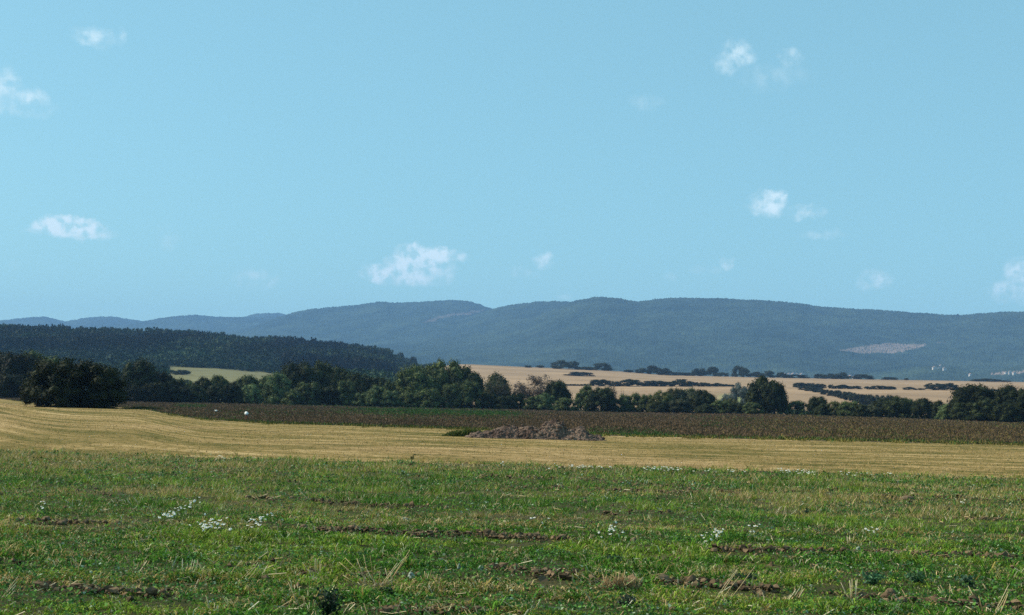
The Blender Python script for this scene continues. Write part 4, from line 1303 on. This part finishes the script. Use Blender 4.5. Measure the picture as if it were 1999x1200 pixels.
# ------------------------------------------------------------------ daisies (each flower its own object)
M['petal'] = mat('white_petals', (0.82, 0.82, 0.78), 0.6, 0.2)
M['eye'] = mat('yellow_flower_centre', (0.62, 0.42, 0.04), 0.7)
M['stalk'] = mat('flower_stalk', (0.05, 0.09, 0.03), 0.7)


def daisy_mesh(seed):
    rg = np.random.default_rng(seed); mb = MB(); h = 0.11; r = 0.019
    tilt = np.array([rg.normal() * 0.15, -0.35 + rg.normal() * 0.2, 1.0]); tilt /= np.linalg.norm(tilt)
    top = np.array([rg.normal() * 0.01, rg.normal() * 0.01, h])
    tube(mb, [(0, 0, -0.005), top * [0.4, 0.4, 0.5], top], [0.0016, 0.0014, 0.0012], 5, mi=2)
    a = np.cross(tilt, [0, 1, 0.2]); a /= np.linalg.norm(a); b = np.cross(tilt, a)
    np_ = 13
    for k in range(np_):
        w = 2 * math.pi * k / np_; d = a * math.cos(w) + b * math.sin(w); s = np.cross(tilt, d); dr = -tilt * 0.0035 * rg.random()
        V = [top + d * 0.004, top + d * r * 0.6 - s * 0.0042, top + d * r + dr - s * 0.0026, top + d * r * 1.04 + dr, top + d * r + dr + s * 0.0026, top + d * r * 0.6 + s * 0.0042]
        mb.add(V, [[0, 1, 2], [0, 2, 3], [0, 3, 4], [0, 4, 5]], mi=0)
    V, T0 = ICO1
    mb.add(top + V * [0.0075, 0.0075, 0.0065] + tilt * 0.002, T0, mi=1)
    return mb.mesh('daisy', [M['petal'], M['eye'], M['stalk']])


DAISY = [daisy_mesh(s) for s in range(5)]


def daisies(n, fn, label, group, sc=(0.65, 1.0)):
    for k in range(n):
        u, v = fn(random.random())
        b = gpt(u, v); b[2] = float(micro(np.array([b[0]]), np.array([b[1]]))[0])
        b[:2] -= b[:2] * (0.075 * 0 + 0.11 * 0.6) / CAMH * 0.0
        o = link('daisy', DAISY[k % 5], None, b); s = random.uniform(*sc); o.scale = (s, s, random.uniform(0.7, 1.2)); o.rotation_euler = (0, 0, random.uniform(-0.8, 0.8))
        tag(o, label, 'daisy', group)


g_ = random.gauss
daisies(34, lambda t: (312 + 78 * t + g_(0, 5), 1026 - 38 * t + g_(0, 4)), 'white daisy in the slanting line of daisies', 'slanting line of daisies')
daisies(40, lambda t: (410 + g_(0, 19), 1038 + g_(0, 5)), 'white daisy in the dense low patch below the slanting line', 'dense low daisy patch')
daisies(20, lambda t: (490 + 40 * t + g_(0, 4), 1040 - 20 * t + g_(0, 5)), 'white daisy in the small patch beside the dense low patch', 'small patch of daisies')
daisies(17, lambda t: (1195 + g_(0, 13), 1052 + g_(0, 7)), 'white daisy in the loose round patch past the middle furrow', 'loose round daisy patch')
daisies(20, lambda t: (1376 + 34 * t + g_(0, 6), 1072 - 22 * t + g_(0, 5)), 'white daisy in the thin slanting patch above the long furrow', 'thin slanting daisy patch')
daisies(5, lambda t: (84 + g_(0, 4), 998 + g_(0, 4)), 'white daisy in the tiny bunch above the edge furrow', 'tiny bunch of daisies')
daisies(6, lambda t: (1470 + g_(0, 8), 1046 + g_(0, 3)), 'white daisy scattered just past the thin slanting patch', 'scattered daisies')
daisies(7, lambda t: (1700 + g_(0, 10), 1050 + g_(0, 4)), 'white daisy scattered above the furrow with the clods', 'scattered daisies by the clods')
daisies(3, lambda t: (1879 + g_(0, 4), 988 + g_(0, 2)), 'white daisy in the little pair far out in the grass', 'far little pair of daisies')
daisies(4, lambda t: (1045 + g_(0, 8), 1030 + g_(0, 4)), 'white daisy alone above the middle furrow', 'lone daisies')
EL = 'white daisy in the long row growing on the stubble boundary'; EG = 'daisies on the stubble boundary'
def edge_v(u): return float(np.interp(u, [p[0] for p in B1v], [p[1] for p in B1v]))
for (ua, ub, n) in [(425, 440, 5), (1050, 1140, 10), (1130, 1195, 18), (1245, 1330, 36), (1410, 1455, 8), (1515, 1592, 34), (1640, 1690, 8), (1725, 1755, 4), (1350, 1400, 5), (940, 1000, 4)]:
    daisies(n, lambda t: (ua + (ub - ua) * t, edge_v(ua + (ub - ua) * t) + 4 + abs(g_(0, 2.6))), EL, EG, (0.9, 1.5))

# ------------------------------------------------------------------ stubble straw, crop plants
def stubble():
    rg = np.random.default_rng(51)
    n = 150000
    D = np.exp(np.log(34) + rg.random(n) * (np.log(230) - np.log(34))); a = spread(rg, D)
    d1 = B1at(a); d2 = np.interp(a, AZ, D2)
    ok = (D > d1 - 0.5) & (D < d2 + 1)
    D, a, d1, d2 = D[ok], a[ok], d1[ok], d2[ok]
    rp = (D - d1) / (d2 - d1)
    x = D * np.sin(a); y = D * np.cos(a)
    r = 0.62 * fbm(a * 7, rp * 30, 5, 3) + 0.38 * fbm(a * 4, rp * 9, 6, 3)
    ok = rg.random(len(x)) < 0.15 + 0.6 * sstep(0.4, 0.6, r)
    x, y, D, a, r = x[ok], y[ok], D[ok], a[ok], r[ok]; k = len(x)
    P = np.stack([x, y, T(a, D) - 0.01], 1)
    c = np.where(rg.random((k, 1)) < (0.75 - 0.7 * sstep(0.38, 0.58, r))[:, None], np.array([0.11, 0.105, 0.025]), np.array([0.35, 0.235, 0.10])) * rg.uniform(0.3, 1.5, (k, 1)) * (0.7 + 0.6 * sstep(0.4, 0.62, r))[:, None]
    V, Tt, C = tri_blades(P, rg.uniform(0.03, 0.08, k) * np.maximum(1, D / 120), 0.02 * D / 38, 0.9 * rg.random(k), c, rg)
    me = make_mesh('stubble', V, [Tt], [M['straw']], C); tag(link('stubble', me), 'short mown tan stubble across the middle field', None, None, 'stuff')


stubble()


def crop():
    rg = np.random.default_rng(61)
    n = 170000
    D = np.exp(np.log(66) + rg.random(n) * (np.log(420) - np.log(66))); a = spread(rg, D)
    d2 = np.interp(a, AZ, D2); d3 = np.interp(a, AZ, D3)
    ok = (D > d2 + (fbm(a * 120, a * 0, 19, 4) - 0.55) * 0.10 * d2 - 1.5 * rg.random(n) ** 3 * d2 / 60) & (D < d3)
    D, a, d2, d3 = D[ok], a[ok], d2[ok], d3[ok]
    x = D * np.sin(a); y = D * np.cos(a); k = len(x)
    uu = np.interp(a, *U_OF_AZ); t = (D - d2) / (d3 - d2)
    nz = fbm(x * 0.05, y * 0.02, 13, 4); big = fbm(a * 14, t * 5, 17, 3)
    br = np.array([0.100, 0.064, 0.034]); br2 = np.array([0.168, 0.110, 0.066]); gr = np.array([0.05, 0.105, 0.024]); ye = np.array([0.17, 0.15, 0.035])
    c = br + (br2 - br) * rg.random((k, 1))
    band = np.exp(-((t - 0.52) / 0.22) ** 2) * sstep(620, 760, uu) * (1 - sstep(960, 1060, uu)) + \
        0.9 * np.exp(-((D - 285) / 45) ** 2) * sstep(335, 350, uu) * (1 - sstep(395, 420, uu)) + 0.7 * sstep(0.8, 0.95, t) * sstep(480, 560, uu) * (1 - sstep(900, 1000, uu)) + \
        0.75 * (1 - sstep(0.0, 0.035, t)) + 0.75 * (1 - sstep(0.0, 0.14, t)) * sstep(1130, 1160, uu) * (1 - sstep(1270, 1340, uu)) + 0.18 * sstep(0.55, 0.75, big)
    ol = 0.5 * sstep(1300, 1700, uu)
    isg = rg.random(k) < np.clip(band * (0.3 + 1.4 * nz), 0, 0.92)
    c = np.where(isg[:, None], gr, c)
    edge = (1 - sstep(0.0, 0.02, t)) > rg.random(k) * 1.2
    c = np.where(edge[:, None], ye, c)
    c = np.where((rg.random(k) < ol * 0.6)[:, None], np.array([0.17, 0.125, 0.042]), c)
    c = c * rg.uniform(0.62, 1.22, (k, 1)) * (0.75 + 0.5 * fbm(x * 0.25, y * 0.08, 23, 3))[:, None]
    P = np.stack([x, y, T(a, D) - 0.01], 1)
    h = rg.uniform(0.09, 0.21, k) * (0.6 + 0.8 * nz) * np.maximum(1, D / 170); h = np.where(edge, h * 0.9, h)
    Vs = []; Ts = []; Cs = []; n0 = 0
    for rep in range(3):
        off = rg.normal(size=(k, 3)) * 0.12; off[:, 2] = 0
        V, Tt, C = tri_blades(P + off, h * rg.uniform(0.6, 1.2, k), 0.085 * D / 85, 1.5 * rg.random(k), c * rg.uniform(0.85, 1.15, (k, 1)), rg)
        Vs.append(V); Ts.append(Tt + n0); Cs.append(C); n0 += len(V)
    me = make_mesh('crop_plants', np.concatenate(Vs), [np.concatenate(Ts)], [M['crop']], np.concatenate(Cs))
    tag(link('crop_plants', me), 'dark brown withered crop with green weedy patches before the hedge', None, None, 'stuff')


crop()

# ------------------------------------------------------------------ manure heap
def heap_mat():
    m = mat('heap_earth', rough=0.95, spec=0.05)
    b = m.node_tree.nodes['Principled BSDF']; g = nd(m, 'ShaderNodeTexCoord')
    n1 = noise(m, 1.4, g.outputs['Object'], 5, 0.6); n2 = noise(m, 14.0, g.outputs['Object'], 6, 0.75)
    k = nd(m, 'ShaderNodeMath', operation='MULTIPLY_ADD'); lk(m, n2, k.inputs[0]); k.inputs[1].default_value = 0.7; lk(m, n1, k.inputs[2])
    f = nd(m, 'ShaderNodeMapRange'); lk(m, k.outputs[0], f.inputs[0]); f.inputs[1].default_value = 0.55; f.inputs[2].default_value = 1.15
    lk(m, ramp(m, f.outputs[0], [(0, (0.025, 0.016, 0.013)), (0.40, (0.100, 0.066, 0.053)), (0.70, (0.20, 0.136, 0.102)), (1, (0.40, 0.29, 0.19))]), b.inputs['Base Color'])
    return m


M['heap'] = heap_mat()


def heap():
    c0 = gpt(1045, 857); sc = c0[1] / F
    rg = np.random.default_rng(9)
    nx, ny = 420, 130
    wx = 280 * sc; wy = 3.2
    X, Y = np.meshgrid(np.linspace(-wx / 2, wx / 2, nx), np.linspace(-wy / 2, wy / 2, ny))
    prof_u = np.array([905, 915, 935, 960, 985, 1000, 1015, 1035, 1050, 1065, 1085, 1098, 1106, 1120, 1135, 1142, 1155, 1175, 1184]) - 1045.0
    prof_h = np.array([0, 4, 9, 12, 18, 20, 17, 28, 24, 27, 29, 25, 15, 15, 20, 20, 10, 7, 0]) * sc * 1.22
    ph = np.interp(X / sc, prof_u, prof_h)
    cross = np.clip(1 - (Y / (wy / 2)) ** 2, 0, 1) ** 0.8
    # dumped loads: worley-like bumps
    pts = np.stack([rg.uniform(-wx / 2, wx / 2, 90), rg.uniform(-wy / 2, wy / 2, 90)], 1); rad = rg.uniform(0.22, 0.55, 90)
    bump = np.zeros_like(X)
    for p, r in zip(pts, rad):
        d = np.hypot(X - p[0], Y - p[1]) / r
        bump = np.maximum(bump, np.sqrt(np.clip(1 - d * d, 0, 1)) * r * 0.75)
    small = fbm(X * 3.2, Y * 3.2, 3, 4); fine = fbm(X * 9, Y * 9, 4, 3)
    Z = ph * cross * (0.55 + 0.48 * np.clip(bump / 0.34, 0, 1)) * (0.75 + 0.5 * small) + (fine - 0.5) * 0.26 * np.clip(ph * cross * 6, 0, 1) - 0.05
    edge = np.clip(ph * cross * 8, 0, 1)
    Z = Z * edge - 0.08 * (1 - edge)
    X = X + (fbm(X * 4, Y * 4 + 9, 5, 3) - 0.5) * 0.12; 
    V = np.stack([X, Y, Z], -1).reshape(-1, 3)
    i = np.arange(ny - 1)[:, None] * nx + np.arange(nx - 1)[None]
    Q = np.stack([i, i + 1, i + nx + 1, i + nx], -1).reshape(-1, 4)
    root = link('dung_heap', None, None, (c0[0], c0[1] + 1.2, 0.0)); root.rotation_euler = (0, 0, -math.atan2(c0[0], c0[1]))
    tag(root, 'long lumpy brown heap of dung and earth on the stubble', 'heap')
    link('mound', make_mesh('mound', V, [Q], [M['heap']], smooth=False), root)
    mb = MB()
    for k in range(650):
        x = rg.uniform(-wx / 2 * 0.96, wx / 2 * 0.98); y = -wy / 2 * rg.uniform(0.0, 1.12)
        j = int((x + wx / 2) / wx * (nx - 1)); l = max(0, int((y + wy / 2) / wy * (ny - 1))); z = Z[l, j]
        if z < 0.0 and rg.random() < 0.6: continue
        r = 0.02 + 0.09 * rg.random() ** 2.5
        V0, T0 = ICO2
        nn = fbm(V0[:, 0] * 2.5 + k, V0[:, 1] * 2.5 + V0[:, 2], k, 3)[:, None]
        mb.add(V0 * r * (0.6 + 0.8 * nn) * [1.15, 1, 0.8] + [x, y, max(z, 0) + r * 0.15], T0)
    link('lump', mb.mesh('lump', [M['heap']]), root)['kind'] = 'stuff'


heap()


def weed_bank(name, u0, u1, v, hpx, n, cols, label, dep=1.0, dyoff=0.0):
    rg = np.random.default_rng(int(u0)); b = gpt((u0 + u1) / 2, v); sc = b[1] / F; W = (u1 - u0) * sc
    x = rg.uniform(-W / 2, W / 2, n); y = rg.uniform(0, dep, n) + dyoff
    h = hpx * sc * np.clip(1 - (2 * x / W) ** 2, 0.15, 1) * (0.5 + 0.8 * fbm(x * 2, y * 2, 4, 3))
    P = np.stack([x, y, np.zeros(n) - 0.01], 1)
    c = np.array(cols)[rg.integers(0, len(cols), n)] * rg.uniform(0.5, 1.4, (n, 1))
    V, Tt, C = tri_blades(P, h * rg.uniform(0.5, 1.2, n), 0.05, 0.5 * rg.random(n), c, rg, True)
    o = link(name, make_mesh(name, V, [Tt], [M['grass']], C), None, b); o.rotation_euler = (0, 0, -math.atan2(b[0], b[1]))
    tag(o, label, 'grass clump', 'weedy grass round the heap')


weed_bank('grass_clump', 862, 968, 852, 17, 2600, [(0.07, 0.095, 0.025), (0.11, 0.12, 0.03), (0.045, 0.07, 0.02)], 'green weedy grass bank at the sunny end of the dung heap', 2.2)
weed_bank('grass_clump', 1042, 1128, 857, 11, 1800, [(0.05, 0.075, 0.022), (0.09, 0.10, 0.03), (0.03, 0.05, 0.016)], 'green weeds growing in front of the dung heap', 0.5)
weed_bank('grass_clump', 1130, 1160, 856, 6, 300, [(0.09, 0.10, 0.03)], 'small weed tuft before the low end of the dung heap', 0.3)
weed_bank('grass_clump', 230, 330, 799, 7, 1600, [(0.03, 0.04, 0.015), (0.06, 0.065, 0.02), (0.09, 0.085, 0.03)], 'weedy verge beside the black thicket with shadow put into its colour', 3.0)  # dark blades paint the cast shadow beside the thicket
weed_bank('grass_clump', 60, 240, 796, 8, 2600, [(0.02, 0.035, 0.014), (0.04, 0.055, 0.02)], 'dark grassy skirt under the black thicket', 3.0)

# ------------------------------------------------------------------ storks
M['white'] = mat('white_feathers', (0.72, 0.72, 0.69), 0.7)
M['black'] = mat('black_feathers', (0.012, 0.012, 0.014), 0.5)
M['red'] = mat('red_bill', (0.45, 0.06, 0.03), 0.5)


def ell(mb, c, r, rot=0.0, V0=None):
    V, T0 = ICO3 if V0 is None else V0
    V = V * r; cs, sn = math.cos(rot), math.sin(rot)
    V = np.stack([V[:, 0], V[:, 1] * cs - V[:, 2] * sn, V[:, 1] * sn + V[:, 2] * cs], 1)
    mb.add(V + c, T0)


def stork(u, v_body, D, label, rz, s=1.0):
    a, te = pd1(u, v_body); z0 = float(T(a, D)[0]); zb = CAMH + D * te - z0
    root = link('stork', None, None, (D * math.sin(a), D * math.cos(a), z0)); tag(root, label, 'stork', 'storks in the dark crop')
    root.rotation_euler = (0, 0, rz); root.scale = (s,) * 3
    b = zb / s + 0.02
    # body, neck and head as one tapering surface along a curved spine (y = towards the head)
    spine = [(0, -0.26, b - 0.09), (0, -0.18, b - 0.05), (0, -0.08, b), (0, 0.04, b + 0.02), (0, 0.14, b + 0.02), (0, 0.22, b + 0.05), (0, 0.27, b + 0.10), (0, 0.31, b + 0.13), (0, 0.35, b + 0.13), (0, 0.40, b + 0.10)]
    mb = MB(); tube(mb, spine, [0.04, 0.11, 0.155, 0.155, 0.115, 0.06, 0.042, 0.040, 0.040, 0.016], 14)
    link('body', mb.mesh('body', [M['white']], True), root)
    for sgn in (-1, 1):
        w = MB(); ell(w, np.array([sgn * 0.115, -0.06, b - 0.0]), np.array([0.035, 0.20, 0.085]), 0.25); link('wing', w.mesh('wing', [M['white']], True), root)
        w = MB(); ell(w, np.array([sgn * 0.09, -0.22, b - 0.10]), np.array([0.04, 0.19, 0.075]), 0.5); link('wing_tip', w.mesh('wing_tip', [M['black']], True), root)
        l = MB(); tube(l, [(sgn * 0.045, 0.0, b - 0.08), (sgn * 0.045, -0.02, (b - 0.08) * 0.5), (sgn * 0.045, 0.01, 0.0), (sgn * 0.045, 0.06, -0.005)], [0.02, 0.01, 0.009, 0.006], 6); link('leg', l.mesh('leg', [M['red']], True), root)
    bl = MB(); tube(bl, [(0, 0.39, b + 0.105), (0, 0.46, b + 0.06), (0, 0.54, b + 0.0)], [0.014, 0.010, 0.002], 6); link('beak', bl.mesh('beak', [M['red']], True), root)


stork(481, 807.5, 112, 'nearer white stork with black wing tips facing away in the dark crop', 0.35, 0.92)
stork(422, 801.8, 165, 'smaller farther white stork half hidden in the dark crop', 1.3, 0.6)

# ------------------------------------------------------------------ far houses
M['plaster'] = mat('white_plaster', (0.50, 0.47, 0.43), 0.8)
M['rooftile'] = mat('roof_tiles', (0.30, 0.19, 0.14), 0.85)
M['pane'] = mat('window_glass', (0.03, 0.04, 0.05), 0.15, 0.5)


def house(u, v, wpx, hpx, D, label, group, rz=0.2):
    D, P = on_hill(u, v); W = wpx * D / F; H = hpx * D / F; L = W * 0.8
    root = link('house', None, None, (P[0], P[1], P[2] - 1.0)); root.rotation_euler = (0, 0, rz); tag(root, label, 'house', group)
    mb = MB(); box(mb, (-W / 2, -L / 2, -3), (W / 2, L / 2, H))
    g = 0.28 * W; mb.add([(-W / 2, -L / 2, H), (W / 2, -L / 2, H), (0, -L / 2, H + g), (-W / 2, L / 2, H), (W / 2, L / 2, H), (0, L / 2, H + g)], [[0, 1, 2], [4, 3, 5]])
    link('wall', mb.mesh('wall', [M['plaster']]), root)
    mb = MB(); e = 0.5; t = 0.35
    for s in (-1, 1):
        V = [(s * (W / 2 + e), -L / 2 - e, H - 0.25), (0, -L / 2 - e, H + g + 0.05), (0, L / 2 + e, H + g + 0.05), (s * (W / 2 + e), L / 2 + e, H - 0.25)]
        V = V + [(x, y, z_ + t) for x, y, z_ in V]
        mb.add(V, None, [[0, 1, 2, 3], [7, 6, 5, 4], [0, 4, 5, 1], [1, 5, 6, 2], [2, 6, 7, 3], [3, 7, 4, 0]])
    link('roof', mb.mesh('roof', [M['rooftile']]), root)
    for s in (-1, 1):
        mb = MB(); box(mb, (s * W * 0.22 - 0.6, -L / 2 - 0.05, H * 0.35), (s * W * 0.22 + 0.6, -L / 2 + 0.1, H * 0.35 + 1.4)); link('window', mb.mesh('window', [M['pane']]), root)


HS = 'white houses on the far foothill'
house(1824, 721, 7, 4, 4560, 'white house at the sunny end of the group of four on the foothill', HS, 0.1)
house(1834.5, 720.5, 5, 3, 4580, 'small white house in the middle of the group of four on the foothill', HS, -0.2)
house(1837, 715.5, 3.5, 2.5, 4640, 'tiny white house highest of the group of four on the foothill', HS, 0.3)
house(1843.5, 722, 6, 4, 4550, 'white house at the lower end of the group of four on the foothill', HS, 0.0)
house(1893, 734.5, 5, 4, 4200, 'lone whitish house between the two house groups', HS, 0.4)
house(1964.5, 731.5, 5, 4, 4250, 'bright house first in the loose group near the picture edge', HS, 0.2)
house(1972, 731, 5, 5, 4260, 'pinkish house in the middle of the loose group near the picture edge', HS, -0.1)
house(1981, 731.5, 5, 4.5, 4260, 'house last in the loose group near the picture edge', HS, 0.1)
for k, u in enumerate((1533, 1541, 1549, 1557, 1566, 1660, 1668)):
    house(u, 732.2 + 0.12 * (u - 1533) * 0.2 + (2 if u > 1600 else 0), 7.5, 2.4, 3300, 'pale low building in the village strip just above the tan field skyline', 'village strip', 0.15 * (k % 3))

# ------------------------------------------------------------------ haze
hz = MB(); box(hz, (-13200, -2600, -22), (13200, 13400, 830))
hm = bpy.data.materials.new('haze_air'); hm.use_nodes = True; nt = hm.node_tree; nt.nodes.clear()
out = nt.nodes.new('ShaderNodeOutputMaterial'); pv = nt.nodes.new('ShaderNodeVolumePrincipled')
pv.inputs['Color'].default_value = (0.31, 0.57, 1.0, 1); pv.inputs['Density'].default_value = 6.9e-5; pv.inputs['Anisotropy'].default_value = 0.0
nt.links.new(pv.outputs[0], out.inputs['Volume'])
ho = link('haze', hz.mesh('haze', [hm])); tag(ho, 'thin blue summer haze over the whole landscape', None, None, 'stuff')

# ------------------------------------------------------------------ light
SUN_AZ = math.radians(-77); SUN_EL = math.radians(39)   # azimuth clockwise from the view direction
sd = np.array([math.sin(SUN_AZ) * math.cos(SUN_EL), math.cos(SUN_AZ) * math.cos(SUN_EL), math.sin(SUN_EL)])
sun = bpy.data.lights.new('sun', 'SUN'); sun.energy = 5.0; sun.angle = math.radians(0.53); sun.color = (1.0, 0.91, 0.75)
so = link('sun', sun, None, (0, 0, 50)); so.rotation_euler = Vector(-sd).to_track_quat('-Z', 'Y').to_euler()

w = bpy.data.worlds.new('World'); S.world = w; w.use_nodes = True
nt = w.node_tree; nt.nodes.clear()
def wn(t, **kw):
    n = nt.nodes.new(t)
    for k, v in kw.items(): setattr(n, k, v)
    return n
def wl(a, b): nt.links.new(a, b)
def wmath(op, a, b=None, c=None, clamp=False):
    n = wn('ShaderNodeMath', operation=op, use_clamp=clamp)
    for i, v in enumerate((a, b, c)):
        if v is None: continue
        if isinstance(v, (int, float)): n.inputs[i].default_value = v
        else: wl(v, n.inputs[i])
    return n.outputs[0]
sky = wn('ShaderNodeTexSky', sky_type='NISHITA'); sky.sun_disc = False; sky.sun_elevation = SUN_EL; sky.sun_rotation = SUN_AZ
sky.altitude = 200; sky.air_density = 1.0; sky.dust_density = 1.1; sky.ozone_density = 1.0
tint = wn('ShaderNodeMix', data_type='RGBA', blend_type='MULTIPLY'); tint.inputs[0].default_value = 1.0
wl(sky.outputs[0], tint.inputs[6]); tint.inputs[7].default_value = (0.80, 1.10, 1.0, 1)
tc = wn('ShaderNodeTexCoord')
sx = wn('ShaderNodeSeparateXYZ'); wl(tc.outputs['Generated'], sx.inputs[0])
azn = wmath('ARCTAN2', sx.outputs[0], sx.outputs[1])
cb = wn('ShaderNodeCombineXYZ'); wl(azn, cb.inputs[0]); wl(sx.outputs[2], cb.inputs[1])
wz = wn('ShaderNodeTexNoise'); wz.inputs['Scale'].default_value = 90; wz.inputs['Detail'].default_value = 5; wz.inputs['Roughness'].default_value = 0.6; wl(cb.outputs[0], wz.inputs['Vector'])
sub = wn('ShaderNodeVectorMath', operation='SUBTRACT'); wl(wz.outputs['Color'], sub.inputs[0]); sub.inputs[1].default_value = (0.5, 0.5, 0.5)
mul = wn('ShaderNodeVectorMath', operation='MULTIPLY'); wl(sub.outputs[0], mul.inputs[0]); mul.inputs[1].default_value = (0.017, 0.012, 0)
pos = wn('ShaderNodeVectorMath', operation='ADD'); wl(cb.outputs[0], pos.inputs[0]); wl(mul.outputs[0], pos.inputs[1])
CL = [(185, 72, 32, 15, .34), (240, 72, 11, 14, .14), (152, 62, 12, 9, .10), (6, 165, 26, 28, .26), (60, 190, 26, 17, .36), (40, 208, 58, 15, .18),
      (118, 441, 42, 15, .85), (160, 442, 36, 14, .85), (140, 453, 66, 11, .55), (192, 452, 18, 8, .4), (325, 465, 20, 22, .10), (500, 545, 36, 18, .17),
      (816, 502, 42, 22, .72), (788, 518, 30, 26, .6), (852, 500, 24, 14, .85), (886, 500, 26, 10, .38), (745, 535, 34, 16, .58), (800, 537, 66, 20, .48), (850, 526, 36, 16, .42), (716, 533, 12, 16, .3),
      (814, 486, 10, 14, .6), (1062, 507, 18, 15, .36), (1005, 530, 14, 9, .12), (1035, 535, 16, 8, .10), (1440, 105, 30, 22, .27), (1422, 130, 24, 15, .2), (1545, 115, 18, 15, .2), (1510, 150, 60, 22, .10),
      (1260, 200, 30, 11, .10), (1500, 398, 32, 20, .55), (1517, 384, 16, 13, .52), (1480, 385, 12, 13, .22), (1575, 414, 28, 13, .28), (1605, 458, 40, 9, .14), (1375, 525, 28, 8, .11), (1418, 516, 11, 10, .2),
      (1310, 537, 12, 7, .11), (1710, 548, 28, 16, .25), (1965, 568, 28, 18, .36), (1992, 528, 24, 24, .42), (1999, 572, 18, 18, .3), (1105, 580, 14, 7, .18), (28, 520, 12, 10, .08)]
acc = None
for (u, v, hw, hh, op) in CL:
    a, te = pd1(u, v); s2 = math.sin(math.atan(te))
    d = wn('ShaderNodeVectorMath', operation='SUBTRACT'); wl(pos.outputs[0], d.inputs[0]); d.inputs[1].default_value = (a, s2, 0)
    e = wn('ShaderNodeVectorMath', operation='MULTIPLY'); wl(d.outputs[0], e.inputs[0]); e.inputs[1].default_value = (F / (hw * 1.4), F / (hh * 1.4), 0)
    q = wn('ShaderNodeVectorMath', operation='DOT_PRODUCT'); wl(e.outputs[0], q.inputs[0]); wl(e.outputs[0], q.inputs[1])
    op = op * 1.35 if op < 0.3 else op
    val = wmath('MULTIPLY_ADD', q.outputs['Value'], -op, op)
    acc = val if acc is None else wmath('SMOOTH_MAX', acc, val, 0.08)
acc = wmath('MAXIMUM', acc, 0.0)
nz = wn('ShaderNodeTexNoise'); nz.inputs['Scale'].default_value = 120; nz.inputs['Detail'].default_value = 4; nz.inputs['Roughness'].default_value = 0.52; wl(cb.outputs[0], nz.inputs['Vector'])
nf = wn('ShaderNodeMapRange'); wl(nz.outputs[0], nf.inputs[0]); nf.inputs[1].default_value = 0.36; nf.inputs[2].default_value = 0.62; nf.inputs[3].default_value = 0.25; nf.inputs[4].default_value = 1.25
d0 = wmath('MULTIPLY', acc, nf.outputs[0], clamp=True)
ds = wn('ShaderNodeMapRange', interpolation_type='SMOOTHSTEP'); wl(d0, ds.inputs[0]); ds.inputs[1].default_value = -0.06; ds.inputs[2].default_value = 0.72; ds.inputs[3].default_value = -0.02
dens = wmath('MAXIMUM', ds.outputs[0], 0.0)
cm = wn('ShaderNodeMix', data_type='RGBA'); wl(dens, cm.inputs[0])
even = wn('ShaderNodeMix', data_type='RGBA'); even.inputs[0].default_value = 0.5; wl(tint.outputs[2], even.inputs[6]); even.inputs[7].default_value = (2.2, 4.75, 5.7, 1)
wl(even.outputs[2], cm.inputs[6]); cm.inputs[7].default_value = (5.7, 7.1, 7.6, 1)
bg = wn('ShaderNodeBackground'); bg.inputs['Strength'].default_value = 0.122; wl(cm.outputs[2], bg.inputs[0])
wo = wn('ShaderNodeOutputWorld'); wl(bg.outputs[0], wo.inputs[0])
w.cycles.sampling_method = 'MANUAL'; w.cycles.sample_map_resolution = 512

# ------------------------------------------------------------------ render settings
S.view_settings.view_transform = 'Standard'; S.view_settings.look = 'None'
S.view_settings.exposure = 0.25; S.view_settings.gamma = 1.0; S.view_settings.use_curve_mapping = False
S.cycles.max_bounces = 6; S.cycles.diffuse_bounces = 2; S.cycles.transmission_bounces = 3; S.cycles.volume_bounces = 1
S.cycles.use_denoising = False
